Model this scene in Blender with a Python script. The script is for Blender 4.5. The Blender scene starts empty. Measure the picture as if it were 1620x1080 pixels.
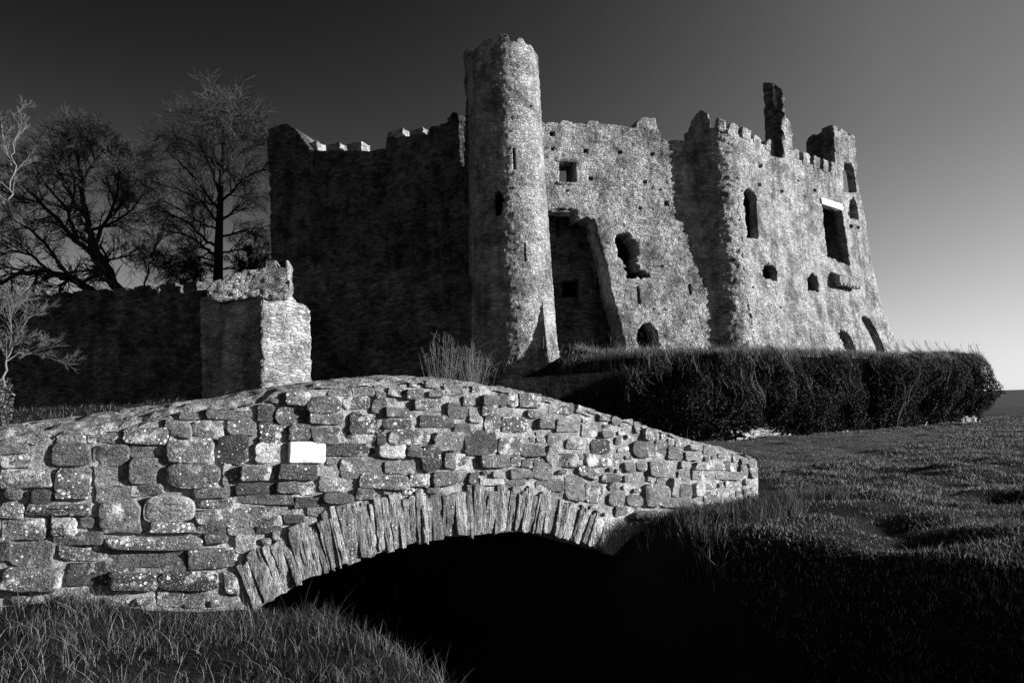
import bpy, math, numpy as np
from mathutils import Matrix, Vector
# ------------------------------------------------------------------ camera, sky, sun, exposure
scene = bpy.context.scene
C = scene.collection
F_PX, PITCH, ROLL = 1080.0, math.radians(6.08), math.radians(2.0)
CAM = np.array([0.0, 0.0, 1.35])
cp, sp, cr, sr = math.cos(PITCH), math.sin(PITCH), math.cos(ROLL), math.sin(ROLL)
FWD = np.array([0, cp, sp]); R0 = np.array([1.0, 0, 0]); U0 = np.array([0, -sp, cp])
RC = cr * R0 - sr * U0
UC = sr * R0 + cr * U0
cam = bpy.data.cameras.new('camera'); camo = bpy.data.objects.new('camera', cam); C.objects.link(camo)
m = Matrix.Identity(4)
for i in range(3):
    m[i][0], m[i][1], m[i][2], m[i][3] = RC[i], UC[i], -FWD[i], CAM[i]
camo.matrix_world = m
cam.sensor_width = 36; cam.lens = F_PX / 1620 * 36; cam.clip_start = 0.05; cam.clip_end = 6000
scene.camera = camo

SUN_AZ, SUN_EL = 92.5, 12.0          # compass degrees clockwise from the view axis
SD = Vector((math.sin(math.radians(SUN_AZ)) * math.cos(math.radians(SUN_EL)),
             math.cos(math.radians(SUN_AZ)) * math.cos(math.radians(SUN_EL)), math.sin(math.radians(SUN_EL))))
w = bpy.data.worlds.new('World'); scene.world = w; w.use_nodes = True
nt = w.node_tree; nt.nodes.clear()
sky = nt.nodes.new('ShaderNodeTexSky'); sky.sky_type = 'NISHITA'; sky.sun_disc = False
sky.sun_elevation = math.radians(SUN_EL); sky.sun_rotation = math.radians(SUN_AZ)
sky.air_density = 1.0; sky.dust_density = 0.6; sky.ozone_density = 1.0
sep = nt.nodes.new('ShaderNodeSeparateColor')            # red-filtered black and white
pw = nt.nodes.new('ShaderNodeMath'); pw.operation = 'POWER'; pw.inputs[1].default_value = 1.6
bg = nt.nodes.new('ShaderNodeBackground'); bg.inputs[1].default_value = 0.05
def wmath(op, a, b):
    n_ = nt.nodes.new('ShaderNodeMath'); n_.operation = op
    for i_, x_ in enumerate((a, b)):
        if isinstance(x_, (int, float)): n_.inputs[i_].default_value = x_
        else: nt.links.new(x_, n_.inputs[i_])
    return n_.outputs[0]
# polarising filter: deepens the sky with height and with the angle from the sun
tcw = nt.nodes.new('ShaderNodeTexCoord'); dt_ = nt.nodes.new('ShaderNodeVectorMath'); dt_.operation = 'DOT_PRODUCT'
nt.links.new(tcw.outputs['Generated'], dt_.inputs[0]); dt_.inputs[1].default_value = SD
sxyz = nt.nodes.new('ShaderNodeSeparateXYZ'); nt.links.new(tcw.outputs['Generated'], sxyz.inputs[0])
cg = wmath('MINIMUM', wmath('MAXIMUM', dt_.outputs['Value'], -0.75), 0.5)
el_ = wmath('MULTIPLY', wmath('POWER', wmath('MAXIMUM', sxyz.outputs[2], 0.0), 1.6), 1.6)
ex_ = wmath('ADD', wmath('MULTIPLY', el_, wmath('ADD', wmath('MULTIPLY', cg, 4.5), -1.87)), -0.38)
ex_ = wmath('ADD', ex_, wmath('MULTIPLY', wmath('MAXIMUM', wmath('SUBTRACT', 0.33, sxyz.outputs[2]), 0.0), 1.7))
flt = wmath('POWER', 2.71828, ex_)
wo = nt.nodes.new('ShaderNodeOutputWorld')
nt.links.new(sky.outputs[0], sep.inputs[0]); nt.links.new(sep.outputs[0], pw.inputs[0])
vv_ = wmath('MULTIPLY', pw.outputs[0], flt)
nt.links.new(wmath('DIVIDE', wmath('MULTIPLY', vv_, 1.1), wmath('ADD', wmath('MULTIPLY', vv_, 0.115), 1.0)), bg.inputs[0]); nt.links.new(bg.outputs[0], wo.inputs[0])
sl = bpy.data.lights.new('sun', 'SUN'); sl.energy = 5.0; sl.angle = math.radians(0.53)
so = bpy.data.objects.new('sun', sl); C.objects.link(so); so.rotation_euler = SD.to_track_quat('Z', 'Y').to_euler()
so.location = (40, -10, 30)
scene.view_settings.view_transform = 'Standard'; scene.view_settings.look = 'None'
scene.view_settings.gamma = 1.0; scene.view_settings.exposure = 1.25; scene.view_settings.use_curve_mapping = False
scene.render.engine = 'CYCLES'
scene.cycles.max_bounces = 4; scene.cycles.diffuse_bounces = 2; scene.cycles.use_denoising = True

# ------------------------------------------------------------------ numeric helpers
rng = np.random.default_rng(7)
def ray(u, v):
    d = FWD + (u - 810) / F_PX * RC + (540 - v) / F_PX * UC
    return d
def at(u, v, y):                       # the point of the pixel's sight line at distance y ahead
    d = ray(u, v); return CAM + d * (y / d[1])
def on_ground(u, v, z=0.0):
    d = ray(u, v); return CAM + d * ((z - CAM[2]) / d[2])
def _h(ix, iy, seed):
    n = (ix.astype(np.int64) * 374761393 + iy.astype(np.int64) * 668265263 + int(seed) * 1274126177) & 0xffffffff
    n = ((n ^ (n >> 13)) * 1274126177) & 0xffffffff
    n = ((n ^ (n >> 16)) * 2246822519) & 0xffffffff
    return ((n ^ (n >> 15)) & 0xffffff) / float(0xffffff)
def vn(x, y, seed=0):
    x = np.asarray(x, float); y = np.asarray(y, float)
    ix = np.floor(x); iy = np.floor(y); fx = x - ix; fy = y - iy
    fx = fx * fx * (3 - 2 * fx); fy = fy * fy * (3 - 2 * fy)
    a = _h(ix, iy, seed); b = _h(ix + 1, iy, seed); c = _h(ix, iy + 1, seed); d = _h(ix + 1, iy + 1, seed)
    return (a * (1 - fx) + b * fx) * (1 - fy) + (c * (1 - fx) + d * fx) * fy * 1.0 if False else (a + (b - a) * fx) + ((c + (d - c) * fx) - (a + (b - a) * fx)) * fy
def fbm(x, y, seed=0, o=4):
    t = 0; a = 0.5
    for k in range(o):
        t = t + a * (vn(np.asarray(x) * 2 ** k, np.asarray(y) * 2 ** k, seed + k) - 0.5); a *= 0.55
    return t
def inside(px, py, poly):
    r = np.zeros(px.shape, bool); n = len(poly)
    for i in range(n):
        x1, y1 = poly[i]; x2, y2 = poly[(i + 1) % n]
        if y1 == y2: continue
        c = ((y1 > py) != (y2 > py))
        r ^= c & (px < (x2 - x1) * (py - y1) / (y2 - y1) + x1)
    return r
def near_poly(px, py, polys):
    bd = np.full(px.shape, 1e9); bx = px.copy(); by = py.copy()
    for poly in polys:
        n = len(poly)
        for i in range(n):
            x1, y1 = poly[i]; x2, y2 = poly[(i + 1) % n]
            dx, dy = x2 - x1, y2 - y1; L = dx * dx + dy * dy + 1e-12
            t = np.clip(((px - x1) * dx + (py - y1) * dy) / L, 0, 1)
            qx = x1 + t * dx; qy = y1 + t * dy; d = np.hypot(px - qx, py - qy)
            k = d < bd; bd[k] = d[k]; bx[k] = qx[k]; by[k] = qy[k]
    return bd, bx, by
def ragged(poly, step, amp, r):
    out = []; n = len(poly)
    for i in range(n):
        a = np.array(poly[i], float); b = np.array(poly[(i + 1) % n], float)
        L = np.linalg.norm(b - a); k = max(1, int(L / step))
        nn = np.array([b[1] - a[1], a[0] - b[0]]) / (L + 1e-9); o = 0
        for j in range(k):
            if j and amp > 0 and r.random() < 0.75: o = r.normal(0, amp)
            out.append(tuple(a + (b - a) * j / k + nn * (o if j else 0)))
    return out

# ------------------------------------------------------------------ object helpers
def mesh_np(name, V, faces=None, tris=None, quads=None, smooth=False):
    me = bpy.data.meshes.new(name)
    V = np.asarray(V, np.float32)
    if faces is not None:
        me.from_pydata(V.tolist(), [], faces)
    else:
        parts = []; st = []; ct = 0
        if quads is not None and len(quads):
            q = np.asarray(quads, np.int32); parts.append(q.ravel()); st.append(np.arange(len(q)) * 4); ct = len(q) * 4
        if tris is not None and len(tris):
            t = np.asarray(tris, np.int32); parts.append(t.ravel()); st.append(ct + np.arange(len(t)) * 3)
        loops = np.concatenate(parts); starts = np.concatenate(st).astype(np.int32)
        me.vertices.add(len(V)); me.vertices.foreach_set('co', V.ravel())
        me.loops.add(len(loops)); me.loops.foreach_set('vertex_index', loops)
        me.polygons.add(len(starts)); me.polygons.foreach_set('loop_start', starts)
        me.update(calc_edges=True)
    if smooth: me.polygons.foreach_set('use_smooth', np.ones(len(me.polygons), bool))
    return me
def obj(name, me, mat, parent=None, label=None, cat=None, group=None, kind=None, color=None):
    o = bpy.data.objects.new(name, me); C.objects.link(o)
    if mat is not None and not me.materials: me.materials.append(mat)
    if parent is not None:
        o.parent = parent
        p = parent; L = Vector((0, 0, 0))
        while p is not None:
            L = L + p.location; 
            if p.type == 'EMPTY': break
            p = None
        o.matrix_parent_inverse = Matrix.Translation(-parent.location) if parent.type == 'EMPTY' else Matrix.Identity(4)
    for k, v in (('label', label), ('category', cat), ('group', group), ('kind', kind)):
        if v: o[k] = v
    if color is not None: o.color = color
    return o
def thing(name, loc, label, cat, group=None):
    o = bpy.data.objects.new(name, None); C.objects.link(o); o.location = loc; o.empty_display_size = 0.3
    o['label'] = label; o['category'] = cat
    if group: o['group'] = group
    return o

# ------------------------------------------------------------------ materials (all neutral grey: black and white photograph)
def N(nt, t, **kw):
    n = nt.nodes.new(t)
    for k, v in kw.items(): setattr(n, k, v)
    return n
def mat_base(name, rough=0.95, spec=0.15):
    mt = bpy.data.materials.new(name); mt.use_nodes = True
    nt = mt.node_tree; b = nt.nodes['Principled BSDF']
    b.inputs['Roughness'].default_value = rough; b.inputs['Specular IOR Level'].default_value = spec
    return mt, nt, b
def noise(nt, vec, scale, detail=4, rough=0.6):
    n = N(nt, 'ShaderNodeTexNoise'); n.inputs['Scale'].default_value = scale
    n.inputs['Detail'].default_value = detail; n.inputs['Roughness'].default_value = rough
    nt.links.new(vec, n.inputs['Vector']); return n.outputs['Fac']
def ramp(nt, fac, stops):
    r = N(nt, 'ShaderNodeValToRGB'); e = r.color_ramp.elements
    while len(e) < len(stops): e.new(0.5)
    for i, (p, c) in enumerate(stops):
        e[i].position = p; e[i].color = (c, c, c, 1)
    nt.links.new(fac, r.inputs[0]); return r.outputs[0]
def math_(nt, op, a, b=None):
    n = N(nt, 'ShaderNodeMath', operation=op)
    for i, x in enumerate((a, b)):
        if x is None: continue
        if isinstance(x, (int, float)): n.inputs[i].default_value = x
        else: nt.links.new(x, n.inputs[i])
    return n.outputs[0]
def mixv(nt, f, a, b):                  # a + (b - a) * f
    n = N(nt, 'ShaderNodeMix'); n.data_type = 'FLOAT'
    for i, x in ((0, f), (2, a), (3, b)):
        if isinstance(x, (int, float)): n.inputs[i].default_value = x
        else: nt.links.new(x, n.inputs[i])
    return n.outputs[0]
def bump(nt, h, strength, dist, normal=None):
    n = N(nt, 'ShaderNodeBump'); n.inputs['Strength'].default_value = strength; n.inputs['Distance'].default_value = dist
    nt.links.new(h, n.inputs['Height'])
    if normal is not None: nt.links.new(normal, n.inputs['Normal'])
    return n.outputs['Normal']
def coords(nt):
    return N(nt, 'ShaderNodeTexCoord').outputs['Object']

def mat_castle(name, lo, hi, cell=6.0):
    mt, nt, b = mat_base(name); v = coords(nt)
    mp = N(nt, 'ShaderNodeMapping'); mp.inputs['Scale'].default_value = (0.8, 0.8, 2.1); nt.links.new(v, mp.inputs[0]); v2 = mp.outputs[0]
    wob = N(nt, 'ShaderNodeTexNoise'); wob.inputs['Scale'].default_value = 2.2; nt.links.new(v2, wob.inputs['Vector'])
    mx = N(nt, 'ShaderNodeVectorMath', operation='MULTIPLY_ADD'); nt.links.new(wob.outputs['Color'], mx.inputs[0])
    mx.inputs[1].default_value = (0.25,) * 3; nt.links.new(v2, mx.inputs[2]); v3 = mx.outputs[0]
    vo = N(nt, 'ShaderNodeTexVoronoi'); vo.inputs['Scale'].default_value = cell; nt.links.new(v3, vo.inputs['Vector'])
    ve = N(nt, 'ShaderNodeTexVoronoi', feature='DISTANCE_TO_EDGE'); ve.inputs['Scale'].default_value = cell; nt.links.new(v3, ve.inputs['Vector'])
    sc = N(nt, 'ShaderNodeSeparateColor'); nt.links.new(vo.outputs['Color'], sc.inputs[0])
    big = noise(nt, v, 0.45, 3, 0.65); mid = noise(nt, v, 3.0, 3, 0.65); fine = noise(nt, v, 22, 3, 0.7)
    val = mixv(nt, 0.5, sc.outputs[0], mid)
    val = mixv(nt, 0.35, val, fine)
    val = mixv(nt, 0.30, val, big)
    col = ramp(nt, val, [(0.30, lo), (0.5, lo * 0.5 + hi * 0.5), (0.68, hi)])
    stain = ramp(nt, noise(nt, v, 0.9, 4, 0.7), [(0.36, 0.42), (0.56, 1.0)])
    mps = N(nt, 'ShaderNodeMapping'); mps.inputs['Scale'].default_value = (1.6, 1.6, 0.22); nt.links.new(v, mps.inputs[0])
    streak_ = ramp(nt, noise(nt, mps.outputs[0], 1.0, 4, 0.6), [(0.36, 0.62), (0.52, 1.0)]); stain = math_(nt, 'MULTIPLY', stain, streak_)
    joint = ramp(nt, ve.outputs['Distance'], [(0.0, 0.80), (0.08, 1.0)])
    c = math_(nt, 'MULTIPLY', col, stain); c = math_(nt, 'MULTIPLY', c, joint)
    nt.links.new(c, b.inputs['Base Color'])
    hh = ramp(nt, ve.outputs['Distance'], [(0.0, 0.0), (0.18, 1.0)])
    hh = math_(nt, 'ADD', hh, math_(nt, 'MULTIPLY', sc.outputs[1], 1.2))
    hh = math_(nt, 'ADD', hh, math_(nt, 'MULTIPLY', fine, 0.9))
    nt.links.new(bump(nt, hh, 1.0, 0.055), b.inputs['Normal'])
    return mt

def mat_bridge_stone(name, streak=False):
    mt, nt, b = mat_base(name, 0.9, 0.2); v = coords(nt)
    oi = N(nt, 'ShaderNodeObjectInfo')
    off = N(nt, 'ShaderNodeVectorMath', operation='MULTIPLY_ADD')
    cmb = N(nt, 'ShaderNodeCombineXYZ'); 
    for i in range(3): nt.links.new(oi.outputs['Random'], cmb.inputs[i])
    nt.links.new(cmb.outputs[0], off.inputs[0]); off.inputs[1].default_value = (31, 17, 43); nt.links.new(v, off.inputs[2]); vv = off.outputs[0]
    if streak:
        mp = N(nt, 'ShaderNodeMapping'); mp.inputs['Scale'].default_value = (3.2, 3.2, 0.5); nt.links.new(vv, mp.inputs[0]); vs = mp.outputs[0]
    else:
        mp = N(nt, 'ShaderNodeMapping'); mp.inputs['Scale'].default_value = (0.8, 0.8, 1.6); nt.links.new(vv, mp.inputs[0]); vs = mp.outputs[0]
    tone = N(nt, 'ShaderNodeSeparateColor'); nt.links.new(oi.outputs['Color'], tone.inputs[0]); t = tone.outputs[0]; lich = tone.outputs[1]
    n1 = noise(nt, vs, 9, 4, 0.7); n2 = noise(nt, vv, 60, 3, 0.7); n3 = noise(nt, vs, 28, 4, 0.7)
    k = math_(nt, 'ADD', math_(nt, 'MULTIPLY', n1, 1.0), math_(nt, 'MULTIPLY', n3, 0.8))
    k = math_(nt, 'ADD', k, math_(nt, 'MULTIPLY', n2, 0.5))
    k = ramp(nt, math_(nt, 'MULTIPLY', k, 0.435), [(0.36, 0.30), (0.5, 0.85), (0.64, 1.7)] if not streak else [(0.40, 0.16), (0.5, 0.75), (0.60, 1.7)])
    base = math_(nt, 'MULTIPLY', t, k)
    # lichen: small pale discs in patches, and crusts
    vo = N(nt, 'ShaderNodeTexVoronoi'); vo.inputs['Scale'].default_value = 34; nt.links.new(vv, vo.inputs['Vector'])
    vsep = N(nt, 'ShaderNodeSeparateColor'); nt.links.new(vo.outputs['Color'], vsep.inputs[0])
    rad = math_(nt, 'MULTIPLY', vsep.outputs[0], 0.60)
    pm = ramp(nt, noise(nt, vv, 7, 4, 0.6), [(0.42, 0.25), (0.62, 1.0)])
    rad = math_(nt, 'MULTIPLY', rad, pm); rad = math_(nt, 'MULTIPLY', rad, lich)
    dist = math_(nt, 'ADD', vo.outputs['Distance'], math_(nt, 'MULTIPLY', n2, 0.18))
    spot = math_(nt, 'LESS_THAN', dist, math_(nt, 'ADD', rad, 0.09))
    vo2 = N(nt, 'ShaderNodeTexVoronoi'); vo2.inputs['Scale'].default_value = 110; nt.links.new(vv, vo2.inputs['Vector'])
    vs2 = N(nt, 'ShaderNodeSeparateColor'); nt.links.new(vo2.outputs['Color'], vs2.inputs[0])
    d2 = math_(nt, 'LESS_THAN', vo2.outputs['Distance'], math_(nt, 'MULTIPLY', math_(nt, 'MULTIPLY', vs2.outputs[1], lich), 0.42))
    spot = math_(nt, 'MAXIMUM', spot, math_(nt, 'MULTIPLY', d2, 0.55))
    crust = ramp(nt, math_(nt, 'ADD', noise(nt, vv, 5.5, 4, 0.75), math_(nt, 'MULTIPLY', lich, 0.11)), [(0.63, 0.0), (0.73, 0.65)])
    f = math_(nt, 'MAXIMUM', math_(nt, 'MULTIPLY', spot, 0.95), crust)
    pale = math_(nt, 'ADD', 0.50, math_(nt, 'MULTIPLY', n2, 0.45))
    col = mixv(nt, f, base, pale)
    nt.links.new(col, b.inputs['Base Color'])
    hh = math_(nt, 'ADD', math_(nt, 'MULTIPLY', n1, 0.8), math_(nt, 'MULTIPLY', n3, 1.1))
    hh = math_(nt, 'ADD', hh, math_(nt, 'MULTIPLY', n2, 0.7)); hh = math_(nt, 'ADD', hh, math_(nt, 'MULTIPLY', spot, 0.12))
    nt.links.new(bump(nt, hh, 1.0, 0.032 if not streak else 0.06), b.inputs['Normal'])
    return mt

def mat_noise(name, stops, s1, s2, bd=0.02, bs=0.8, spec=0.1, rough=0.95, spots=0.0):
    mt, nt, b = mat_base(name, rough, spec); v = coords(nt)
    a = noise(nt, v, s1, 6, 0.7); c = noise(nt, v, s2, 5, 0.7)
    k = mixv(nt, 0.45, a, c)
    col = ramp(nt, k, stops)
    if spots:
        vo = N(nt, 'ShaderNodeTexVoronoi'); vo.inputs['Scale'].default_value = 55; nt.links.new(v, vo.inputs['Vector'])
        vs = N(nt, 'ShaderNodeSeparateColor'); nt.links.new(vo.outputs['Color'], vs.inputs[0])
        s = math_(nt, 'LESS_THAN', vo.outputs['Distance'], math_(nt, 'MULTIPLY', vs.outputs[0], spots))
        col = mixv(nt, math_(nt, 'MULTIPLY', s, 0.8), col, 0.55)
    nt.links.new(col, b.inputs['Base Color'])
    nt.links.new(bump(nt, k, bs, bd), b.inputs['Normal'])
    return mt

def mat_plain(name, lo, hi, trans=0.0, spec=0.1, power=1.0):
    mt, nt, b = mat_base(name, 0.8, spec)
    g = N(nt, 'ShaderNodeNewGeometry')
    col = ramp(nt, math_(nt, 'POWER', g.outputs['Random Per Island'], power), [(0.0, lo), (1.0, hi)])
    nt.links.new(col, b.inputs['Base Color'])
    if trans:
        tr = N(nt, 'ShaderNodeBsdfTranslucent'); nt.links.new(col, tr.inputs[0])
        ms = N(nt, 'ShaderNodeMixShader'); ms.inputs[0].default_value = trans
        nt.links.new(b.outputs[0], ms.inputs[1]); nt.links.new(tr.outputs[0], ms.inputs[2])
        nt.links.new(ms.outputs[0], nt.nodes['Material Output'].inputs[0])
    return mt

M = {}
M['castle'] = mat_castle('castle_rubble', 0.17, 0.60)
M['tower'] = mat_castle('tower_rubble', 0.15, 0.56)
M['dark_castle'] = mat_castle('shade_toned_rubble', 0.012, 0.22, 4.5)  # castle rubble with shade put into its colour, for walls out of the sun
M['shaded_rubble'] = mat_castle('turret_shade_rubble', 0.05, 0.25)  # rubble darkened to paint in the shade on the corner turret's unlit face
M['pale_rubble'] = mat_castle('pale_rubble', 0.16, 0.56, 4.0)
M['stone'] = mat_bridge_stone('bridge_stone')
M['slab'] = mat_bridge_stone('arch_slate', True)
M['mortar'] = mat_noise('mortar', [(0.36, 0.05), (0.5, 0.21), (0.64, 0.52)], 8, 55, 0.05, 1.0, spots=0.25)
M['coping'] = mat_noise('coping', [(0.38, 0.03), (0.5, 0.15), (0.62, 0.50)], 11, 60, 0.05, 1.0, spots=0.35)
M['whitestone'] = mat_noise('fresh_white_stone', [(0.38, 0.42), (0.47, 0.66), (0.7, 0.80)], 8, 60, 0.012, 0.8)
M['soil'] = mat_noise('soil', [(0.3, 0.004), (0.7, 0.014)], 3, 30, 0.03, 0.8)
M['track'] = mat_noise('worn_track', [(0.35, 0.02), (0.65, 0.085)], 2.5, 20, 0.08, 1.0)
M['hill'] = mat_noise('hill', [(0.3, 0.010), (0.7, 0.022)], 0.02, 0.2, 0.5, 0.3)
M['grass'] = mat_plain('grass', 0.004, 0.26, 0.3, power=3.2)
M['drygrass'] = mat_plain('dry_grass', 0.03, 0.40, 0.3, power=1.6)
M['pasture'] = mat_plain('pasture', 0.012, 0.34, 0.3, power=2.0)
M['leaf'] = mat_plain('leaf', 0.01, 0.16, 0.2, 0.3, power=1.5)
M['ivy'] = mat_plain('ivy', 0.004, 0.034, 0.1, 0.15, power=1.6)
M['strand'] = mat_plain('strand', 0.008, 0.16, 0.1, power=2.2)
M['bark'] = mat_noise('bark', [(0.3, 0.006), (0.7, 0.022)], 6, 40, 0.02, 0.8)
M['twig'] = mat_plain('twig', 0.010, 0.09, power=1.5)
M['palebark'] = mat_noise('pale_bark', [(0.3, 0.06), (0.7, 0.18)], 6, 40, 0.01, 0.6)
M['lintel'] = mat_noise('white_lintel', [(0.3, 0.75), (0.7, 0.85)], 4, 30, 0.004, 0.4)

# ------------------------------------------------------------------ wall surfaces
class Plane:
    def __init__(s, A, B, batter=None):
        s.A = np.array(A[:2], float); s.B = np.array(B[:2], float); d = s.B - s.A
        s.L = np.linalg.norm(d); s.d = d / s.L; s.n = np.array([s.d[1], -s.d[0]]); s.batter = batter
    def inv(s, u, v, off=0.0):
        r = ray(u, v); A = s.A + s.n * off
        t = ((A - CAM[:2]) @ s.n) / (r[:2] @ s.n); P = CAM + r * t
        return ((P[:2] - A) @ s.d, P[2])
    def fwd(s, S, Z, off):
        b = s.batter(Z) if s.batter is not None else 0.0
        o = off + b
        return np.stack([s.A[0] + s.d[0] * S + s.n[0] * o, s.A[1] + s.d[1] * S + s.n[1] * o, Z + 0 * S], -1)
class Cyl:
    def __init__(s, Cxy, R): s.C = np.array(Cxy[:2], float); s.R = R; s.R0 = float(R(8.0))
    def inv(s, u, v):
        r = ray(u, v); z = 8.0
        for _ in range(4):
            R = float(s.R(z)); o = CAM[:2] - s.C
            a = r[:2] @ r[:2]; b = 2 * (o @ r[:2]); c = o @ o - R * R
            D = max(b * b - 4 * a * c, 0); t = (-b - math.sqrt(D)) / (2 * a); P = CAM + r * t; z = P[2]
        q = P[:2] - s.C; return (math.atan2(q[0], -q[1]) * s.R0, P[2])
    def fwd(s, S, Z, off):
        th = S / s.R0; R = s.R(Z) + off
        return np.stack([s.C[0] + R * np.sin(th), s.C[1] - R * np.cos(th), Z + 0 * S], -1)

def rubble(S, Z, seed, amp=1.0, ch=0.14, cw=0.27):
    S2 = S + 0.10 * fbm(S * 1.7, Z * 1.7, seed + 50, 3); Z2 = Z + 0.16 * fbm(S * 0.9, Z * 0.9, seed + 51, 3)
    row = np.floor(Z2 / ch); fz = Z2 / ch - row
    w_ = cw * (0.6 + 0.9 * _h(row, row * 0 + 3, seed))
    cs = S2 / w_ + _h(row, row * 0 + 9, seed + 1) * 7; col = np.floor(cs); fs = cs - col
    rnd = _h(row, col, seed + 2)
    e = np.minimum(np.minimum(fz, 1 - fz) * ch, np.minimum(fs, 1 - fs) * w_)
    j = np.clip(e / 0.035, 0, 1)
    h = (rnd - 0.4) * 0.075 + j * 0.025
    h = h * 1.35 + 0.06 * fbm(S * 6, Z * 6, seed + 7, 3) + 0.12 * fbm(S * 0.5, Z * 0.5, seed + 8, 3)
    return h * amp

def panel(name, surf, outline, holes=(), res=0.09, thick=1.0, amp=1.0, mat=None, parent=None, rag=0.05, hrag=None, seed=1,
          px=True, disp=None, hpx=True, **kw):
    r = np.random.default_rng(seed + 100)
    o = [surf.inv(u, v) for u, v in outline] if px else list(outline)
    o = ragged(o, max(res * 2.0, 0.16), rag, r)
    hs = []
    for h in holes:
        rg = rag if hrag is None else hrag
        if isinstance(h, dict): rg = h.get('rag', rg); h = h['p']
        hh = [surf.inv(u, v) for u, v in h] if hpx else list(h)
        hs.append(ragged(hh, max(res * 1.5, 0.12), rg, r))
    oa = np.array(o); s0, z0 = oa.min(0) - res; s1, z1 = oa.max(0) + res
    ns = int((s1 - s0) / res) + 2; nz = int((z1 - z0) / res) + 2
    sv = s0 + np.arange(ns + 1) * res; zv = z0 + np.arange(nz + 1) * res
    SC, ZC = np.meshgrid(sv[:-1] + res / 2, zv[:-1] + res / 2, indexing='ij')
    mk = inside(SC, ZC, o)
    for h in hs: mk &= ~inside(SC, ZC, h)
    S, Z = np.meshgrid(sv, zv, indexing='ij')
    pad = np.zeros((ns + 2, nz + 2), int); pad[1:-1, 1:-1] = mk
    cnt = pad[:-1, :-1] + pad[1:, :-1] + pad[:-1, 1:] + pad[1:, 1:]     # cells round each vertex
    bnd = (cnt > 0) & (cnt < 4); used = cnt > 0
    bd, bx, by = near_poly(S[bnd], Z[bnd], [o] + hs)
    k = bd < res * 0.95
    sb = S[bnd]; zb = Z[bnd]; sb[k] = bx[k]; zb[k] = by[k]; S[bnd] = sb; Z[bnd] = zb
    idx = np.full(S.shape, -1); idx[used] = np.arange(used.sum()); n = int(used.sum())
    su, zu = S[used], Z[used]
    D = (disp or rubble)(su, zu, seed, amp) if amp else np.zeros(n)
    Vf = surf.fwd(su, zu, D); Vb = surf.fwd(su, zu, -thick + 0 * su)
    V = np.concatenate([Vf, Vb])
    I, J = np.nonzero(mk)
    a, b, c, d = idx[I, J], idx[I + 1, J], idx[I + 1, J + 1], idx[I, J + 1]
    Q = [np.stack([a, b, c, d], 1), np.stack([a, d, c, b], 1) + n]
    for (di, dj, e0, e1) in ((-1, 0, 'd', 'a'), (1, 0, 'b', 'c'), (0, -1, 'a', 'b'), (0, 1, 'c', 'd')):
        nb = pad[I + 1 + di, J + 1 + dj] == 0
        P0 = {'a': a, 'b': b, 'c': c, 'd': d}[e0][nb]; P1 = {'a': a, 'b': b, 'c': c, 'd': d}[e1][nb]
        Q.append(np.stack([P1, P0, P0 + n, P1 + n], 1))
    me = mesh_np(name, V, quads=np.concatenate(Q))
    return obj(name, me, mat, parent, **kw)

def rough_box(name, c, dims, heading, mat, parent, seed=0, nz=0.04, n=(5, 4, 5), **kw):
    """a weathered masonry block; c = centre of its base, dims = length, depth, height"""
    r = np.random.default_rng(seed)
    import itertools
    pts = {}; V = []; Fc = []
    def vid(i, j, k):
        if (i, j, k) not in pts:
            pts[(i, j, k)] = len(V); V.append((i / n[0] - 0.5, j / n[1] - 0.5, k / n[2]))
        return pts[(i, j, k)]
    for i in range(n[0]):
        for k in range(n[2]):
            Fc.append((vid(i, 0, k), vid(i + 1, 0, k), vid(i + 1, 0, k + 1), vid(i, 0, k + 1)))
            Fc.append((vid(i, n[1], k), vid(i, n[1], k + 1), vid(i + 1, n[1], k + 1), vid(i + 1, n[1], k)))
    for j in range(n[1]):
        for k in range(n[2]):
            Fc.append((vid(0, j, k), vid(0, j, k + 1), vid(0, j + 1, k + 1), vid(0, j + 1, k)))
            Fc.append((vid(n[0], j, k), vid(n[0], j + 1, k), vid(n[0], j + 1, k + 1), vid(n[0], j, k + 1)))
    for i in range(n[0]):
        for j in range(n[1]):
            Fc.append((vid(i, j, n[2]), vid(i + 1, j, n[2]), vid(i + 1, j + 1, n[2]), vid(i, j + 1, n[2])))
            Fc.append((vid(i, j, 0), vid(i, j + 1, 0), vid(i + 1, j + 1, 0), vid(i + 1, j, 0)))
    V = np.array(V) * np.array(dims)
    V += r.normal(0, nz, V.shape)
    ch, sh = math.cos(heading), math.sin(heading)
    X = c[0] + V[:, 0] * ch - V[:, 1] * sh; Y = c[1] + V[:, 0] * sh + V[:, 1] * ch
    return obj(name, mesh_np(name, np.stack([X, Y, c[2] + V[:, 2]], 1), faces=Fc), mat, parent, **kw)

def merlon_px(surf, u0, v0, u1, v1, depth, parent, mat, seed, name='merlon', inset=0.0):
    s0, zt = surf.inv(u0, v0); s1, zb = surf.inv(u1, v1)
    z = surf.inv((u0 + u1) / 2, v1)[1]; zt = surf.inv((u0 + u1) / 2, v0)[1]
    sm = np.array([(s0 + s1) / 2]); P = surf.fwd(sm, np.array([z]), np.array([-depth / 2 - inset]))[0]
    hd = math.atan2(surf.d[1], surf.d[0])
    return rough_box(name, (P[0], P[1], z - 0.05), (abs(s1 - s0), depth, max(zt - z, 0.1) + 0.05), hd, mat, parent, seed, 0.025)

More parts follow.
